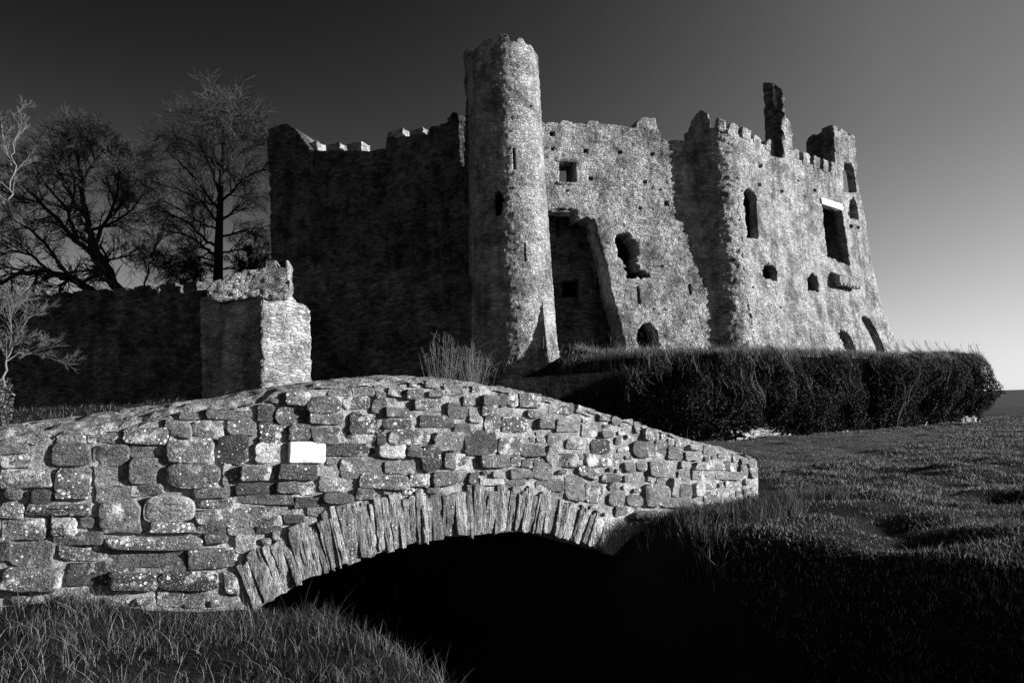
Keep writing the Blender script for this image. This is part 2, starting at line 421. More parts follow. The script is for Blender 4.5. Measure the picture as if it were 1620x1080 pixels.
# ------------------------------------------------------------------ ground
HB = on_ground(1140, 696)[:2]; HE = on_ground(1550, 665)[:2]
hd_ = (HE - HB) / np.linalg.norm(HE - HB)
PLAT = [(-1.5, HB[1] + 2.6), (2.2, HB[1] + 0.6), (HB[0] - 3.0, HB[1] - 0.5), (HB[0], HB[1]), (HE[0], HE[1]),
        (HE[0] + 1.2, HE[1] + 5), (HE[0] - 2, HE[1] + 30), (-70, HE[1] + 30), (-70, 43), (-9, 37), (-4.0, 31.5)]
def sstep(a, b, x):
    t = np.clip((x - a) / (b - a), 0, 1); return t * t * (3 - 2 * t)
def Hfield(x, y):
    x = np.asarray(x, float); y = np.asarray(y, float)
    z = 0.10 * fbm(x * 0.35, y * 0.35, 31, 3) + 0.62 * fbm(x * 0.55, y * 0.8, 33, 3) * sstep(4, 7, y) * (0.45 + 0.55 * sstep(16, 9, y)) + 0.20 * fbm(x * 1.7, y * 1.9, 34, 2)
    z = z - 0.05 * sstep(12, 30, y)
    z = z + 0.35 * sstep(-0.8, -4.5, x) * sstep(9, 4, y)               # left bank lifts a little
    z = z + 2.2 * sstep(8.5, 26, y) * sstep(3.5, -3.0, x)              # behind the bridge the bank climbs to the castle
    q = (x - 0.0) * 0.72 + (y - 6.8) * 0.69                            # ditch of the stream
    al = (x - 0.0) * 0.69 - (y - 6.8) * 0.72
    wr = np.interp(al, [-1.0, 0.3, 0.6, 1.2, 2.5, 5.0], [0.7, 0.75, 0.85, 1.2, 1.85, 2.1])
    wl = 2.45 + 0.25 * (vn(al * 0.9, al * 0 + 1, 5) - 0.5); wr = wr + 0.22 * (vn(al * 0.8, al * 0 + 4, 6) - 0.5)
    d = np.where(q < 0, sstep(wl, wl - 1.1, -q), sstep(wr, wr - 1.2, q))
    fade = sstep(-9, -6, al)
    z = z - 1.35 * d * fade
    return z
def H(x, y):
    x = np.asarray(x, float); y = np.asarray(y, float); z = Hfield(x, y)
    m_ = (y > 20) & (y < 120)
    if m_.any():
        xs, ys = x[m_], y[m_]
        ins = inside(xs, ys, PLAT); dd, _, _ = near_poly(xs, ys, [PLAT])
        sd = np.where(ins, dd, -dd)
        top = 3.72 + 0.012 * np.clip(xs - 8, 0, 40) + 0.25 * fbm(xs * 0.5, ys * 0.5, 61, 3) - 0.9 * sstep(4.5, -2, xs)
        top = top + 0.55 * np.exp(-((xs - 2.6) ** 2 + (ys - 30.0) ** 2) / 1.1)
        f = sstep(0.35, 1.0, sd)
        z[m_] = z[m_] * (1 - f) + np.maximum(top, z[m_]) * f
    return z
def axis(a, b, res, lo, hi, g=1.25):
    c = list(np.arange(a, b + 1e-6, res)); st = res
    while c[-1] < hi: st *= g; c.append(c[-1] + st)
    st = res; pre = []
    x = a
    while x > lo: st *= g; x -= st; pre.append(x)
    return np.array(pre[::-1] + c)
xs = axis(-14, 36, 0.26, -2500, 4000)
ys = np.concatenate([axis(-1, 14, 0.13, -300, 14, 1.3)[:-1], axis(14, 56, 0.4, 14, 5000)])
GX, GY = np.meshgrid(xs, ys, indexing='ij')
GZ = H(GX.ravel(), GY.ravel()).reshape(GX.shape)
far = sstep(60, 120, np.hypot(GX, GY)); GZ = GZ * (1 - far) + far * -0.4
nx, ny = GX.shape; ii = np.arange(nx * ny).reshape(nx, ny)
obj('ground', mesh_np('ground', np.stack([GX, GY, GZ], -1).reshape(-1, 3),
    quads=np.stack([ii[:-1, :-1], ii[1:, :-1], ii[1:, 1:], ii[:-1, 1:]], -1).reshape(-1, 4), smooth=True), M['soil'], kind='structure')
# worn track between bridge and hedge
tp = [(1205, 757), (1250, 752), (1330, 738), (1400, 718), (1480, 694), (1556, 672), (1500, 677), (1400, 683), (1300, 690), (1180, 699), (1000, 702), (960, 712), (1000, 735), (1100, 760)]
tp = [tuple(on_ground(u, v, -0.03)[:2]) for u, v in tp]
ta = np.array(tp); tx = np.arange(ta[:, 0].min(), ta[:, 0].max() + .2, 0.22); ty = np.arange(ta[:, 1].min(), ta[:, 1].max() + .2, 0.22)
TX, TY = np.meshgrid(tx, ty, indexing='ij'); tm = inside(TX[:-1, :-1] + .11, TY[:-1, :-1] + .11, tp)
TZ = H(TX.ravel(), TY.ravel()).reshape(TX.shape) + 0.03 + 0.03 * fbm(TX * 2.5, TY * 2.5, 19, 3) + 0.025 * np.sin(TY * 9 + 3 * fbm(TX * .4, TY * .4, 3)) 
ii = np.arange(TX.size).reshape(TX.shape); I, J = np.nonzero(tm)
TRACK = tp
obj('track', mesh_np('track', np.stack([TX, TY, TZ], -1).reshape(-1, 3), quads=np.stack([ii[I, J], ii[I + 1, J], ii[I + 1, J + 1], ii[I, J + 1]], -1), smooth=True), M['track'], kind='structure')
# low hill on the horizon
hx = np.linspace(60, 2500, 160); hy = np.linspace(70, 1500, 30)
X, Y = np.meshgrid(hx, hy, indexing='ij')
Z = -0.6 + 8.5 * sstep(70, 700, Y) * (0.75 + 0.5 * vn(X * 0.006, Y * 0.003, 8)) + 0.2 * fbm(X * .05, Y * .05, 9)
ii = np.arange(X.size).reshape(X.shape)
obj('hill', mesh_np('hill', np.stack([X, Y, Z], -1).reshape(-1, 3), quads=np.stack([ii[:-1, :-1], ii[1:, :-1], ii[1:, 1:], ii[:-1, 1:]], -1).reshape(-1, 4), smooth=True), M['hill'], kind='structure')

# ------------------------------------------------------------------ castle
def PX(u, v, y): return at(u, v, y)[:2]
castle = thing('ruined_castle', (6, 36, 3.7), 'ruined stone castle with round stair tower, battlements and empty windows', 'castle')
ST, SD_, TW = M['castle'], M['dark_castle'], M['tower']

def quadwall(name, P, mat, parent):
    return obj(name, mesh_np(name, P, faces=[(0, 1, 2, 3), (4, 7, 6, 5), (0, 4, 5, 1), (1, 5, 6, 2), (2, 6, 7, 3), (3, 7, 4, 0)]), mat, parent)
def solid_wall(name, A, B, z0, za, zb, t, mat, parent):      # straight wall between two plan points, its top running from za to zb
    A = np.array(A); B = np.array(B); d = (B - A) / np.linalg.norm(B - A); n = np.array([d[1], -d[0]]) * t
    f = [(*A, z0), (*B, z0), (*B, zb), (*A, za)]; b = [(*(A - n), z0), (*(B - n), z0), (*(B - n), zb), (*(A - n), za)]
    return quadwall(name, np.array(f + b), mat, parent)
# shaded walls to the side of the round tower
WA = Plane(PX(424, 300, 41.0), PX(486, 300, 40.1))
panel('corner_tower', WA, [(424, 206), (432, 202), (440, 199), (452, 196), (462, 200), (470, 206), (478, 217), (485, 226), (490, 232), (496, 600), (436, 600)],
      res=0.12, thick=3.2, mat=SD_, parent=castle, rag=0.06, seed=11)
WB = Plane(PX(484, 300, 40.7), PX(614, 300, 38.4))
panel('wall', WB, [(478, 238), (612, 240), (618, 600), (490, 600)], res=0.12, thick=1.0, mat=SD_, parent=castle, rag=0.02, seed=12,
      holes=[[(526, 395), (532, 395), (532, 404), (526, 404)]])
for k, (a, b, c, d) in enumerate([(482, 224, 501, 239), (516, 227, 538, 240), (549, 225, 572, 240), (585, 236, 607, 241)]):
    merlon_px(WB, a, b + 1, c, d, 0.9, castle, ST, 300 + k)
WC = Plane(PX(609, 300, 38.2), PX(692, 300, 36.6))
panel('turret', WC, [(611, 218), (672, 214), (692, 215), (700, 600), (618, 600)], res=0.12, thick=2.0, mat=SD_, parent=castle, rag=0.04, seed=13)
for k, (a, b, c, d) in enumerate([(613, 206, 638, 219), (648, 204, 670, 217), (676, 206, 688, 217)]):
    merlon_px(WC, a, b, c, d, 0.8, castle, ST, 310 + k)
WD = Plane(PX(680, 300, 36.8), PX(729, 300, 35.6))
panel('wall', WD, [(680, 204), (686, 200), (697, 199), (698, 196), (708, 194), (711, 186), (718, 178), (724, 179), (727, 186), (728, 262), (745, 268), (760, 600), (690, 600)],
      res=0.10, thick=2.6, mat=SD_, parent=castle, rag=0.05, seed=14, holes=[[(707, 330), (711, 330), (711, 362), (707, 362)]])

# unseen rear range behind the shaded walls, added to shade the trees
solid_wall('rear_wall', (-14.9, 44.2), (-1.5, 44.2), 3.0, 18.4, 17.6, 1.3, SD_, castle)
# wall with the big recess between the round tower and the rounded corner
MA, MB = PX(862, 300, 33.3), PX(1105, 300, 35.9)
zl = Plane(MA, MB).inv(980, 345)[1]
def batter_mid(z): return np.clip((zl - z) * 0.11, 0, 0.9) + 0.10 * (z < zl)
WM = Plane(MA, MB, batter_mid)
mid_out = [(850, 196), (868, 194), (884, 195), (886, 192), (905, 193), (907, 196), (926, 197), (928, 192), (945, 192), (948, 196), (968, 197), (985, 199), (1006, 201),
           (1010, 189), (1018, 186), (1036, 187), (1040, 205), (1044, 219), (1060, 223), (1110, 222), (1140, 600), (985, 600), (979, 560), (968, 500), (957, 440), (946, 380), (937, 346), (914, 350), (911, 331), (870, 331), (850, 331)]
holes = [{'p': [(884, 256), (910, 256), (911, 289), (885, 289)], 'rag': 0.015},
         {'p': [(969, 385), (975, 372), (985, 369), (996, 374), (1003, 384), (1006, 404), (1000, 418), (1010, 430), (1020, 436), (1017, 443), (984, 444), (980, 420), (972, 404)], 'rag': 0.07},
         {'p': [(996, 545), (998, 525), (1006, 515), (1018, 514), (1027, 525), (1031, 548), (1030, 570), (997, 572)], 'rag': 0.06},
         {'p': [(999, 456), (1003, 456), (1004, 484), (1000, 484)], 'rag': 0.0},
         {'p': [(1080, 452), (1084, 452), (1085, 470), (1081, 470)], 'rag': 0.0}]
for (u, v, sz) in [(873, 212, 7), (874, 236, 5), (926, 239, 6), (980, 241, 5), (1031, 244, 5), (934, 283, 6), (1020, 288, 5), (896, 302, 3), (1012, 330, 4), (1054, 322, 6), (1044, 300, 3), (1041, 424, 3)]:
    sz += 1; holes.append({'p': [(u - sz / 2, v - sz / 2), (u + sz / 2, v - sz / 2), (u + sz / 2, v + sz / 2), (u - sz / 2, v + sz / 2)], 'rag': 0.01})
panel('wall', WM, mid_out, holes, res=0.06, thick=1.3, mat=ST, parent=castle, rag=0.05, seed=15, amp=0.45)
# backing of the deep openings of that wall
def chamber(surf, u0, v0, u1, v1, front, depth, parent, mat, name='chamber'):
    s0, _ = surf.inv(u0, v1); s1, _ = surf.inv(u1, v1); zb = surf.inv((u0 + u1) / 2, v1)[1]; zt = surf.inv((u0 + u1) / 2, v0)[1]
    S = np.array([s0, s1, s1, s0]); Zz = np.array([zb, zb, zt, zt])
    pl = Plane(surf.A, surf.B)
    V = np.concatenate([pl.fwd(S, Zz, -front + 0 * S), pl.fwd(S, Zz, -front - depth + 0 * S)])
    return obj(name, mesh_np(name, V, faces=[(4, 5, 6, 7), (0, 1, 5, 4), (1, 2, 6, 5), (2, 3, 7, 6), (3, 0, 4, 7)]), mat, parent)
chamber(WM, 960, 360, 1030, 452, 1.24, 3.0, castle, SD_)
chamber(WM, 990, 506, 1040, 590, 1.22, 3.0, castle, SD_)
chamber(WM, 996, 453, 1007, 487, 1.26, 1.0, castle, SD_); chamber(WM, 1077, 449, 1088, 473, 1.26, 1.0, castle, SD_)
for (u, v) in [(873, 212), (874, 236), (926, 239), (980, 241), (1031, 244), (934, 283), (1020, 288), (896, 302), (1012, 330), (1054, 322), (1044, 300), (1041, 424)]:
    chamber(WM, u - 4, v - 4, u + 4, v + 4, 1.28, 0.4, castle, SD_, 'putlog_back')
# window lintel and recess
def slab_px(name, surf, u0, v0, u1, v1, out, depth, parent, mat, seed):
    s0 = surf.inv(u0, v1)[0]; s1 = surf.inv(u1, v1)[0]; zb = surf.inv((u0 + u1) / 2, v1)[1]; zt = surf.inv((u0 + u1) / 2, v0)[1]
    P = surf.fwd(np.array([(s0 + s1) / 2]), np.array([zb]), np.array([out - depth / 2]))[0]
    return rough_box(name, (P[0], P[1], zb), (s1 - s0, depth, zt - zb), math.atan2(surf.d[1], surf.d[0]), mat, parent, seed, 0.012)
slab_px('lintel', WM, 881, 251, 913, 256.5, 0.06, 0.5, castle, ST, 41)
slab_px('sill', WM, 882, 289, 913, 292, 0.07, 0.5, castle, ST, 42)
slab_px('lintel', WM, 874, 330, 914, 335, -0.1, 0.7, castle, ST, 43)
WR = Plane(PX(860, 400, 34.9), PX(1000, 400, 36.3))
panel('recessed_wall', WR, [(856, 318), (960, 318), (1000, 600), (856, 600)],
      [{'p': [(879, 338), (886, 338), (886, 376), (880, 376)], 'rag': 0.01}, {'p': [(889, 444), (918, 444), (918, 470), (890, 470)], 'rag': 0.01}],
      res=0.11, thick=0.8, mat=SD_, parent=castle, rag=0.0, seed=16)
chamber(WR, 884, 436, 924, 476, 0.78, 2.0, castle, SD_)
# rounded corner and long lit wall
CC = PX(1131, 300, 36.75); RCn = 1.42
hR = math.radians(39.0); nR = np.array([math.sin(hR), -math.cos(hR)]); dR = np.array([math.cos(hR), math.sin(hR)])
def batter_r(z): return np.clip((7.5 - z) * 0.10, 0, 0.6) + np.clip((12 - z) * 0.012, 0, 1)
CR = Cyl(CC, lambda z: RCn + batter_r(np.asarray(z, float)))
zt = CR.inv(1105, 176)[1]; zt2 = CR.inv(1128, 203)[1]
r0 = CR.R0
sB = CR.inv(1121, 190)[0]
cyl_out = [(-3.0 * r0, 2.5), (1.1 * r0, 2.5), (1.1 * r0, zt2 - 0.25), (sB + 0.05, zt2), (sB, zt - 0.25), (sB - 0.35, zt), (-0.75 * r0, zt - 0.1), (-1.0 * r0, zt - 0.35), (-1.3 * r0, zt - 0.8), (-3.0 * r0, zt - 1.0)]
panel('rounded_corner', CR, cyl_out, [{'p': [(1095, 318), (1095, 295), (1099, 289), (1103, 295), (1104, 318)], 'rag': 0.0}], res=0.085, thick=0.9, mat=ST, parent=castle, px=False, rag=0.05, seed=18, hpx=True, amp=1.1)
RA = CC + nR * RCn; RB = RA + dR * 15.0
WL = Plane(RA, RB, batter_r)
right_out = [(1134, 205), (1188, 220), (1226, 238), (1270, 255), (1318, 275), (1353, 275), (1367, 340), (1379, 420), (1391, 474), (1404, 520), (1418, 562), (1430, 640), (1160, 640)]
rh = [{'p': [(1173, 376), (1173, 312), (1177, 302), (1184, 297), (1192, 303), (1197, 314), (1199, 378)], 'rag': 0.012},
      {'p': [(1300, 322), (1331, 334), (1337, 370), (1344, 421), (1308, 406), (1303, 360)], 'rag': 0.035},
      {'p': [(1334, 304), (1333, 268), (1337, 256), (1345, 258), (1351, 272), (1355, 305)], 'rag': 0.015},
      {'p': [(1341, 340), (1343, 318), (1350, 312), (1355, 324), (1358, 348), (1347, 346)], 'rag': 0.05},
      {'p': [(1204, 438), (1206, 422), (1214, 415), (1222, 419), (1228, 430), (1228, 446), (1216, 442)], 'rag': 0.06},
      {'p': [(1276, 460), (1276, 440), (1284, 431), (1291, 437), (1295, 452), (1294, 462)], 'rag': 0.03},
      {'p': [(1358, 505), (1362, 498), (1371, 503), (1380, 522), (1389, 548), (1390, 562), (1376, 562)], 'rag': 0.012},
      {'p': [(1318, 530), (1324, 521), (1334, 528), (1344, 548), (1346, 562), (1330, 562)], 'rag': 0.07}]
putr = [(1203, 263, 5), (1201, 292, 5), (1236, 303, 4), (1289, 301, 4), (1262, 285, 3), (1172, 302, 3), (1346, 358, 5), (1357, 360, 4), (1231, 487, 3), (1190, 455, 3)]
for (u, v, sz) in putr: sz += 1; rh.append({'p': [(u - sz / 2, v - sz / 2), (u + sz / 2, v - sz / 2), (u + sz / 2, v + sz / 2), (u - sz / 2, v + sz / 2)], 'rag': 0.01})
right_sz = [WL.inv(u, v) for u, v in right_out]; right_sz = [(max(a, -0.03), b) for a, b in right_sz]
panel('wall', WL, right_sz, rh, px=False, res=0.062, thick=0.5, mat=ST, parent=castle, rag=0.025, seed=19, amp=0.5)
# dark hall behind the long wall: end walls, roof and a broken back wall
pl = Plane(WL.A, WL.B)
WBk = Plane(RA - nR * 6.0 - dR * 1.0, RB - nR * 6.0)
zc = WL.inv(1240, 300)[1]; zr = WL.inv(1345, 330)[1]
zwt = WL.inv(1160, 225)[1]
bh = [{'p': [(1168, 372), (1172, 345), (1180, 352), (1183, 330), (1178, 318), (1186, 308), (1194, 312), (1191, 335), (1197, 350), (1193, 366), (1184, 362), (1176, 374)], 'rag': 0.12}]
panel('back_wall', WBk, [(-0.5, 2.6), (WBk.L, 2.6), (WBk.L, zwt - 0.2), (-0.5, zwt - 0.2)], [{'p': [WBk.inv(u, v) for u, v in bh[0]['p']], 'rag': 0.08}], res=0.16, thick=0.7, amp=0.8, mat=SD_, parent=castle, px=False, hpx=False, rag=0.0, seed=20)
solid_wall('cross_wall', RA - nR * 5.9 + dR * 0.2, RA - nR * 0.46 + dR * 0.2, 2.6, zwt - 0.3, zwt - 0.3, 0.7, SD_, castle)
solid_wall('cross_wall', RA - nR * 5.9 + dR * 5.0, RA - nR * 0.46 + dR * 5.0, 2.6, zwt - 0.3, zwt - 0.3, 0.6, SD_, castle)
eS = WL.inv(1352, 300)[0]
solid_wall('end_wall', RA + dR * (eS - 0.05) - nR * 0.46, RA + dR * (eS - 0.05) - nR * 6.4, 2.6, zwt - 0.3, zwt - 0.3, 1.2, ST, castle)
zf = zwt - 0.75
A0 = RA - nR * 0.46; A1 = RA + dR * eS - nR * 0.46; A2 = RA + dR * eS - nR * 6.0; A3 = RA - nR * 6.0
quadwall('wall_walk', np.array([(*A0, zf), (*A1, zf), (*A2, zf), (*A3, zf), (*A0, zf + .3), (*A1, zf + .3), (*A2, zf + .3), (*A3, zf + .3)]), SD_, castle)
# battlements of the long wall
def yt(x): return 235 + (x - 1255) * 0.345
crest = [[(1134, 186), (1148, 192), (1148, 212), (1134, 206)], [(1151, 207), (1154, 198), (1158, 194), (1168, 199), (1168, 218), (1151, 212)], [(1174, 201), (1188, 207), (1188, 224), (1174, 218)],
         [(1192, 218), (1195, 213), (1200, 216), (1204, 222), (1204, 231), (1192, 226)], [(1211, 232), (1213, 224), (1219, 219), (1225, 222), (1225, 242), (1211, 236)]]
crest += [[(a, yt(a)), (b, yt(b)), (b, yt(b) + 20), (a, yt(a) + 20)] for a, b in ((1233, 1264), (1270, 1281), (1287, 1297), (1302, 1310), (1315, 1323))]
def crest_plane(c_):                       # on the rounded corner a merlon follows the curve
    th = CR.inv(sum(p[0] for p in c_) / len(c_), 205)[0] / CR.R0
    if th > hR - 0.05: return Plane(RA + nR * 0.03, RB + nR * 0.03)
    d_ = np.array([math.cos(th), math.sin(th)]); p_ = CC + (RCn + 0.03) * np.array([math.sin(th), -math.cos(th)]); return Plane(p_ - d_, p_ + d_)
for k, c_ in enumerate(crest): panel('merlon', crest_plane(c_), c_, res=0.07, thick=0.42, mat=ST, parent=castle, rag=0.02, seed=330 + k, amp=0.5)
# chimney stack: shaded flank, a pale flue scar and a lower lit block
CHP = Plane(RA - nR * 0.5, RB - nR * 0.5)
panel('chimney_stack', CHP, [(1236, 205), (1237, 189), (1243, 187), (1250, 193), (1252, 208), (1255, 250), (1237, 250)], res=0.07, thick=0.9, mat=ST, parent=castle, rag=0.025, seed=21, amp=0.8)
hf = math.radians(-26); df = np.array([math.cos(hf), math.sin(hf)])
WCf = Plane(PX(1207, 180, 38.3), PX(1207, 180, 38.3) + df * 1.15)
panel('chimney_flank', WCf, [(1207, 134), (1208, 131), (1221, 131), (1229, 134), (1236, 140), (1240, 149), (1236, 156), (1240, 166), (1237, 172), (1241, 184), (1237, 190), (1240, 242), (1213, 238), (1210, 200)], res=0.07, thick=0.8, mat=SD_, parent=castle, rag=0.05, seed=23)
panel('flue_scar', Plane(WCf.A + WCf.n * 0.06, WCf.B + WCf.n * 0.06), [(1220, 132), (1224, 131), (1227, 148), (1230, 172), (1226, 174), (1223, 150)], res=0.07, thick=0.1, mat=M['pale_rubble'], parent=castle, rag=0.02, seed=22, amp=0.5)
# corner turret over the far end of the long wall
panel('corner_turret', Plane(RA + nR * 0.02, RB + nR * 0.02), [(1317, 198), (1323, 200), (1324, 206), (1329, 208), (1330, 204), (1338, 209), (1339, 214), (1343, 215), (1344, 212), (1351, 217), (1355, 277), (1321, 277)], [{'p': [(1334, 304), (1333, 268), (1337, 256), (1345, 258), (1351, 272), (1355, 305)], 'rag': 0.015}], res=0.065, thick=0.5, mat=ST, parent=castle, rag=0.015, seed=24)
TS = Plane(RA, RB).inv(1319, 240)[0]
Q = RA + dR * (TS + 0.05)
hq = math.radians(-24); dq = np.array([math.cos(hq), math.sin(hq)])
WT = Plane(Q - dq * 2.4, Q)
panel('corner_turret', WT, [(1276, 224), (1279, 218), (1287, 212), (1292, 214), (1300, 209), (1300, 204), (1314, 198), (1319, 198), (1322, 280), (1276, 262)], res=0.08, thick=1.0, mat=M['shaded_rubble'], parent=castle, rag=0.03, seed=25)
# white lintel, oriel corbel
slab_px('lintel', WL, 1299, 319, 1331, 328, 0.10, 0.5, castle, M['lintel'], 51)
def corbel():
    s0, zt = pl.inv(1313, 426); s1, zb = pl.inv(1349, 450); zt1 = pl.inv(1340, 431)[1]; zb = pl.inv(1330, 452)[1]; zm = pl.inv(1330, 441)[1]
    bo = float(batter_r(np.array(zm)))
    S = np.array([s0, s1, s1, s0, s0, s1, s0, s1]); Z = np.array([zb, zb, zt, zt, zm, zm, zb, zb])
    off = np.array([-.2, -.2, -.2, -.2, 0.55, 0.55, 0.5, 0.5]) + bo
    V = pl.fwd(S, Z, off)
    o = obj('oriel_corbel', mesh_np('oriel_corbel', V, faces=[(4, 6, 7, 5), (3, 4, 5, 2), (0, 6, 4), (0, 4, 3), (1, 5, 7), (1, 2, 5), (0, 1, 7, 6), (0, 3, 2, 1)]), ST, castle)
    for k in range(7):
        s = s0 + (s1 - s0) * (k + 0.5) / 7; P = pl.fwd(np.array([s]), np.array([zb - 0.16]), np.array([bo + 0.38]))[0]
        rough_box('dentil', P, ((s1 - s0) / 14, 0.3, 0.17), hR, M['pale_rubble'], o, 60 + k, 0.01, (1, 1, 1))
corbel()

# round stair tower
TC = PX(803, 300, 33.2)
pxm = 33.2 / F_PX
zt0 = at(800, 57, 31.45)[2]
def Rt(z):
    z = np.asarray(z, float); return 57.5 * pxm + np.clip((zt0 - z) / (zt0 - 4), 0, 1) ** 1.35 * 13 * pxm
CT = Cyl(TC, Rt); r0 = CT.R0
base = zt0 - 0.25
prof = [(-math.pi * r0, base), (-1.3 * r0, base), (-1.3 * r0, base - 0.25), (-0.95 * r0, base - 0.2), (-0.95 * r0, base - 0.05), (-0.62 * r0, base), (-0.6 * r0, base + 0.14), (-0.32 * r0, base + 0.16), (-0.3 * r0, base + 0.02),
        (-0.1 * r0, base), (-0.1 * r0, base + 0.33), (0.05 * r0, base + 0.36), (0.16 * r0, base + 0.28), (0.2 * r0, base - 0.02), (0.38 * r0, base - 0.02), (0.42 * r0, base + 0.22), (0.62 * r0, base + 0.2), (0.66 * r0, base + 0.02),
        (0.8 * r0, base), (0.85 * r0, base + 0.1), (1.0 * r0, base + 0.05), (1.05 * r0, base - 0.1), (1.4 * r0, base - 0.05), (1.5 * r0, base + 0.1), (math.pi * r0, base)]
tow = panel('round_tower', CT, [(-math.pi * r0, 3.0), (math.pi * r0, 3.0)] + prof[::-1],
      [{'p': [(779, 338), (778, 318), (781, 304), (788, 300), (795, 308), (796, 326), (793, 340), (786, 343)], 'rag': 0.04},
       {'p': [(810, 234), (814, 234), (815, 269), (812, 269)], 'rag': 0.0}, {'p': [(828, 384), (831, 384), (832, 413), (829, 413)], 'rag': 0.0},
       {'p': [(754, 250), (757, 250), (758, 285), (755, 285)], 'rag': 0.0}, {'p': [(850, 244), (854, 244), (854, 249), (850, 249)], 'rag': 0.0},
       {'p': [(838, 166), (842, 166), (842, 170), (838, 170)], 'rag': 0.0}, {'p': [(863, 360), (866, 360), (866, 370), (863, 370)], 'rag': 0.0}],
      res=0.062, thick=0.55, mat=TW, parent=castle, px=False, hpx=True, rag=0.03, seed=26, amp=0.42)
# corbelled strip on the tower's shaded side
ws = Plane(PX(734, 110, 33.6), PX(752, 110, 33.0))
panel('stair_projection', ws, [(734, 84), (742, 79), (752, 78), (756, 150), (742, 158), (737, 152)], res=0.08, thick=0.9, mat=ST, parent=castle, rag=0.03, seed=27)
panel('tower_return', Plane(PX(726, 250, 35.2), PX(760, 250, 33.6)), [(738, 158), (752, 140), (775, 140), (780, 600), (744, 600), (733, 300)], res=0.11, thick=1.2, mat=SD_, parent=castle, rag=0.03, seed=28)
# spur at the foot of the tower
def tri_patch(a, b, c, n, seed, amp):
    a, b, c = map(np.array, (a, b, c)); nn = np.cross(b - a, c - a); nn /= np.linalg.norm(nn)
    V = []; idx = {}; T = []
    for i in range(n + 1):
        for j in range(n + 1 - i):
            idx[i, j] = len(V); k = n - i - j; V.append(a * (k / n) + b * (i / n) + c * (j / n))
    V = np.array(V); u = V @ np.array([1, .3, 0]); z = V[:, 2]
    bb = np.array([min(i, j, n - i - j) for (i, j) in idx]) > 0
    V += nn * (rubble(u, z, seed, amp) * bb)[:, None]
    for i in range(n):
        for j in range(n - i):
            T.append((idx[i, j], idx[i + 1, j], idx[i, j + 1]))
            if i + j < n - 1: T.append((idx[i + 1, j], idx[i + 1, j + 1], idx[i, j + 1]))
    return V, T
K = at(869, 592, 30.7); Lc = at(748, 600, 32.2); Rr = at(893, 592, 32.6); Ap = at(855, 440, 32.0); Bk = at(840, 592, 35)
VV, TT = [], []
for q, (a, b, c) in enumerate([(Lc, K, Ap), (K, Rr, Ap), (Rr, Bk, Ap), (Bk, Lc, Ap)]):
    v, t = tri_patch(a, b, c, 34, 40 + q, 0.7); off = sum(len(x) for x in VV); VV.append(v); TT += [tuple(i + off for i in x) for x in t]
obj('spur', mesh_np('spur', np.concatenate(VV), tris=np.array(TT)), TW, castle)

# ------------------------------------------------------------------ lower curtain wall with its turret
curt = thing('curtain_wall', (-9, 34, 2.2), 'low dark curtain wall with small battlements and a sunlit angular turret', 'wall')
WQ = Plane(PX(-40, 500, 34.5), PX(325, 500, 30.8))
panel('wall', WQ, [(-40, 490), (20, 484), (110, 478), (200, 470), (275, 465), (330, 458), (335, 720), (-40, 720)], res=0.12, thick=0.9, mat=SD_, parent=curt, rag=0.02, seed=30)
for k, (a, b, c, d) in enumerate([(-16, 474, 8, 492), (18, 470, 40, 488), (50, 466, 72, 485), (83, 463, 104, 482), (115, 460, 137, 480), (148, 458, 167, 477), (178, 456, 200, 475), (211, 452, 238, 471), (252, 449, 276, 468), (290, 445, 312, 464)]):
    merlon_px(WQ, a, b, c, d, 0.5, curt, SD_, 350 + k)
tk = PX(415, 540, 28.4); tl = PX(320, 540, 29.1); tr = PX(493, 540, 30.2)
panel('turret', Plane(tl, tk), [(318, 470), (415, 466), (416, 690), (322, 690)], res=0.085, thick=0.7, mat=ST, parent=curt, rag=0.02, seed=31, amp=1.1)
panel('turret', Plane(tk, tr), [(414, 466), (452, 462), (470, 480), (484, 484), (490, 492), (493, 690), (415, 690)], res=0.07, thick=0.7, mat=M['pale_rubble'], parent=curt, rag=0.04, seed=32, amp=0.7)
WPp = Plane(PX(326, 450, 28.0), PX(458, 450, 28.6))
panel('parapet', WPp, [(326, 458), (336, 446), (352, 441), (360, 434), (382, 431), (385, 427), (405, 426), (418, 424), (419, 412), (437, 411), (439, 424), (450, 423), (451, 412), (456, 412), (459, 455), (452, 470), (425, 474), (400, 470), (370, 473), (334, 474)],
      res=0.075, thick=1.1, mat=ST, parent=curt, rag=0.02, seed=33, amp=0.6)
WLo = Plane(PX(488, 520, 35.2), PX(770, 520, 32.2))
panel('wall', WLo, [(455, 424), (520, 420), (600, 424), (680, 430), (772, 436), (775, 700), (488, 700)], res=0.12, thick=0.8, mat=SD_, parent=curt, rag=0.06, seed=34)
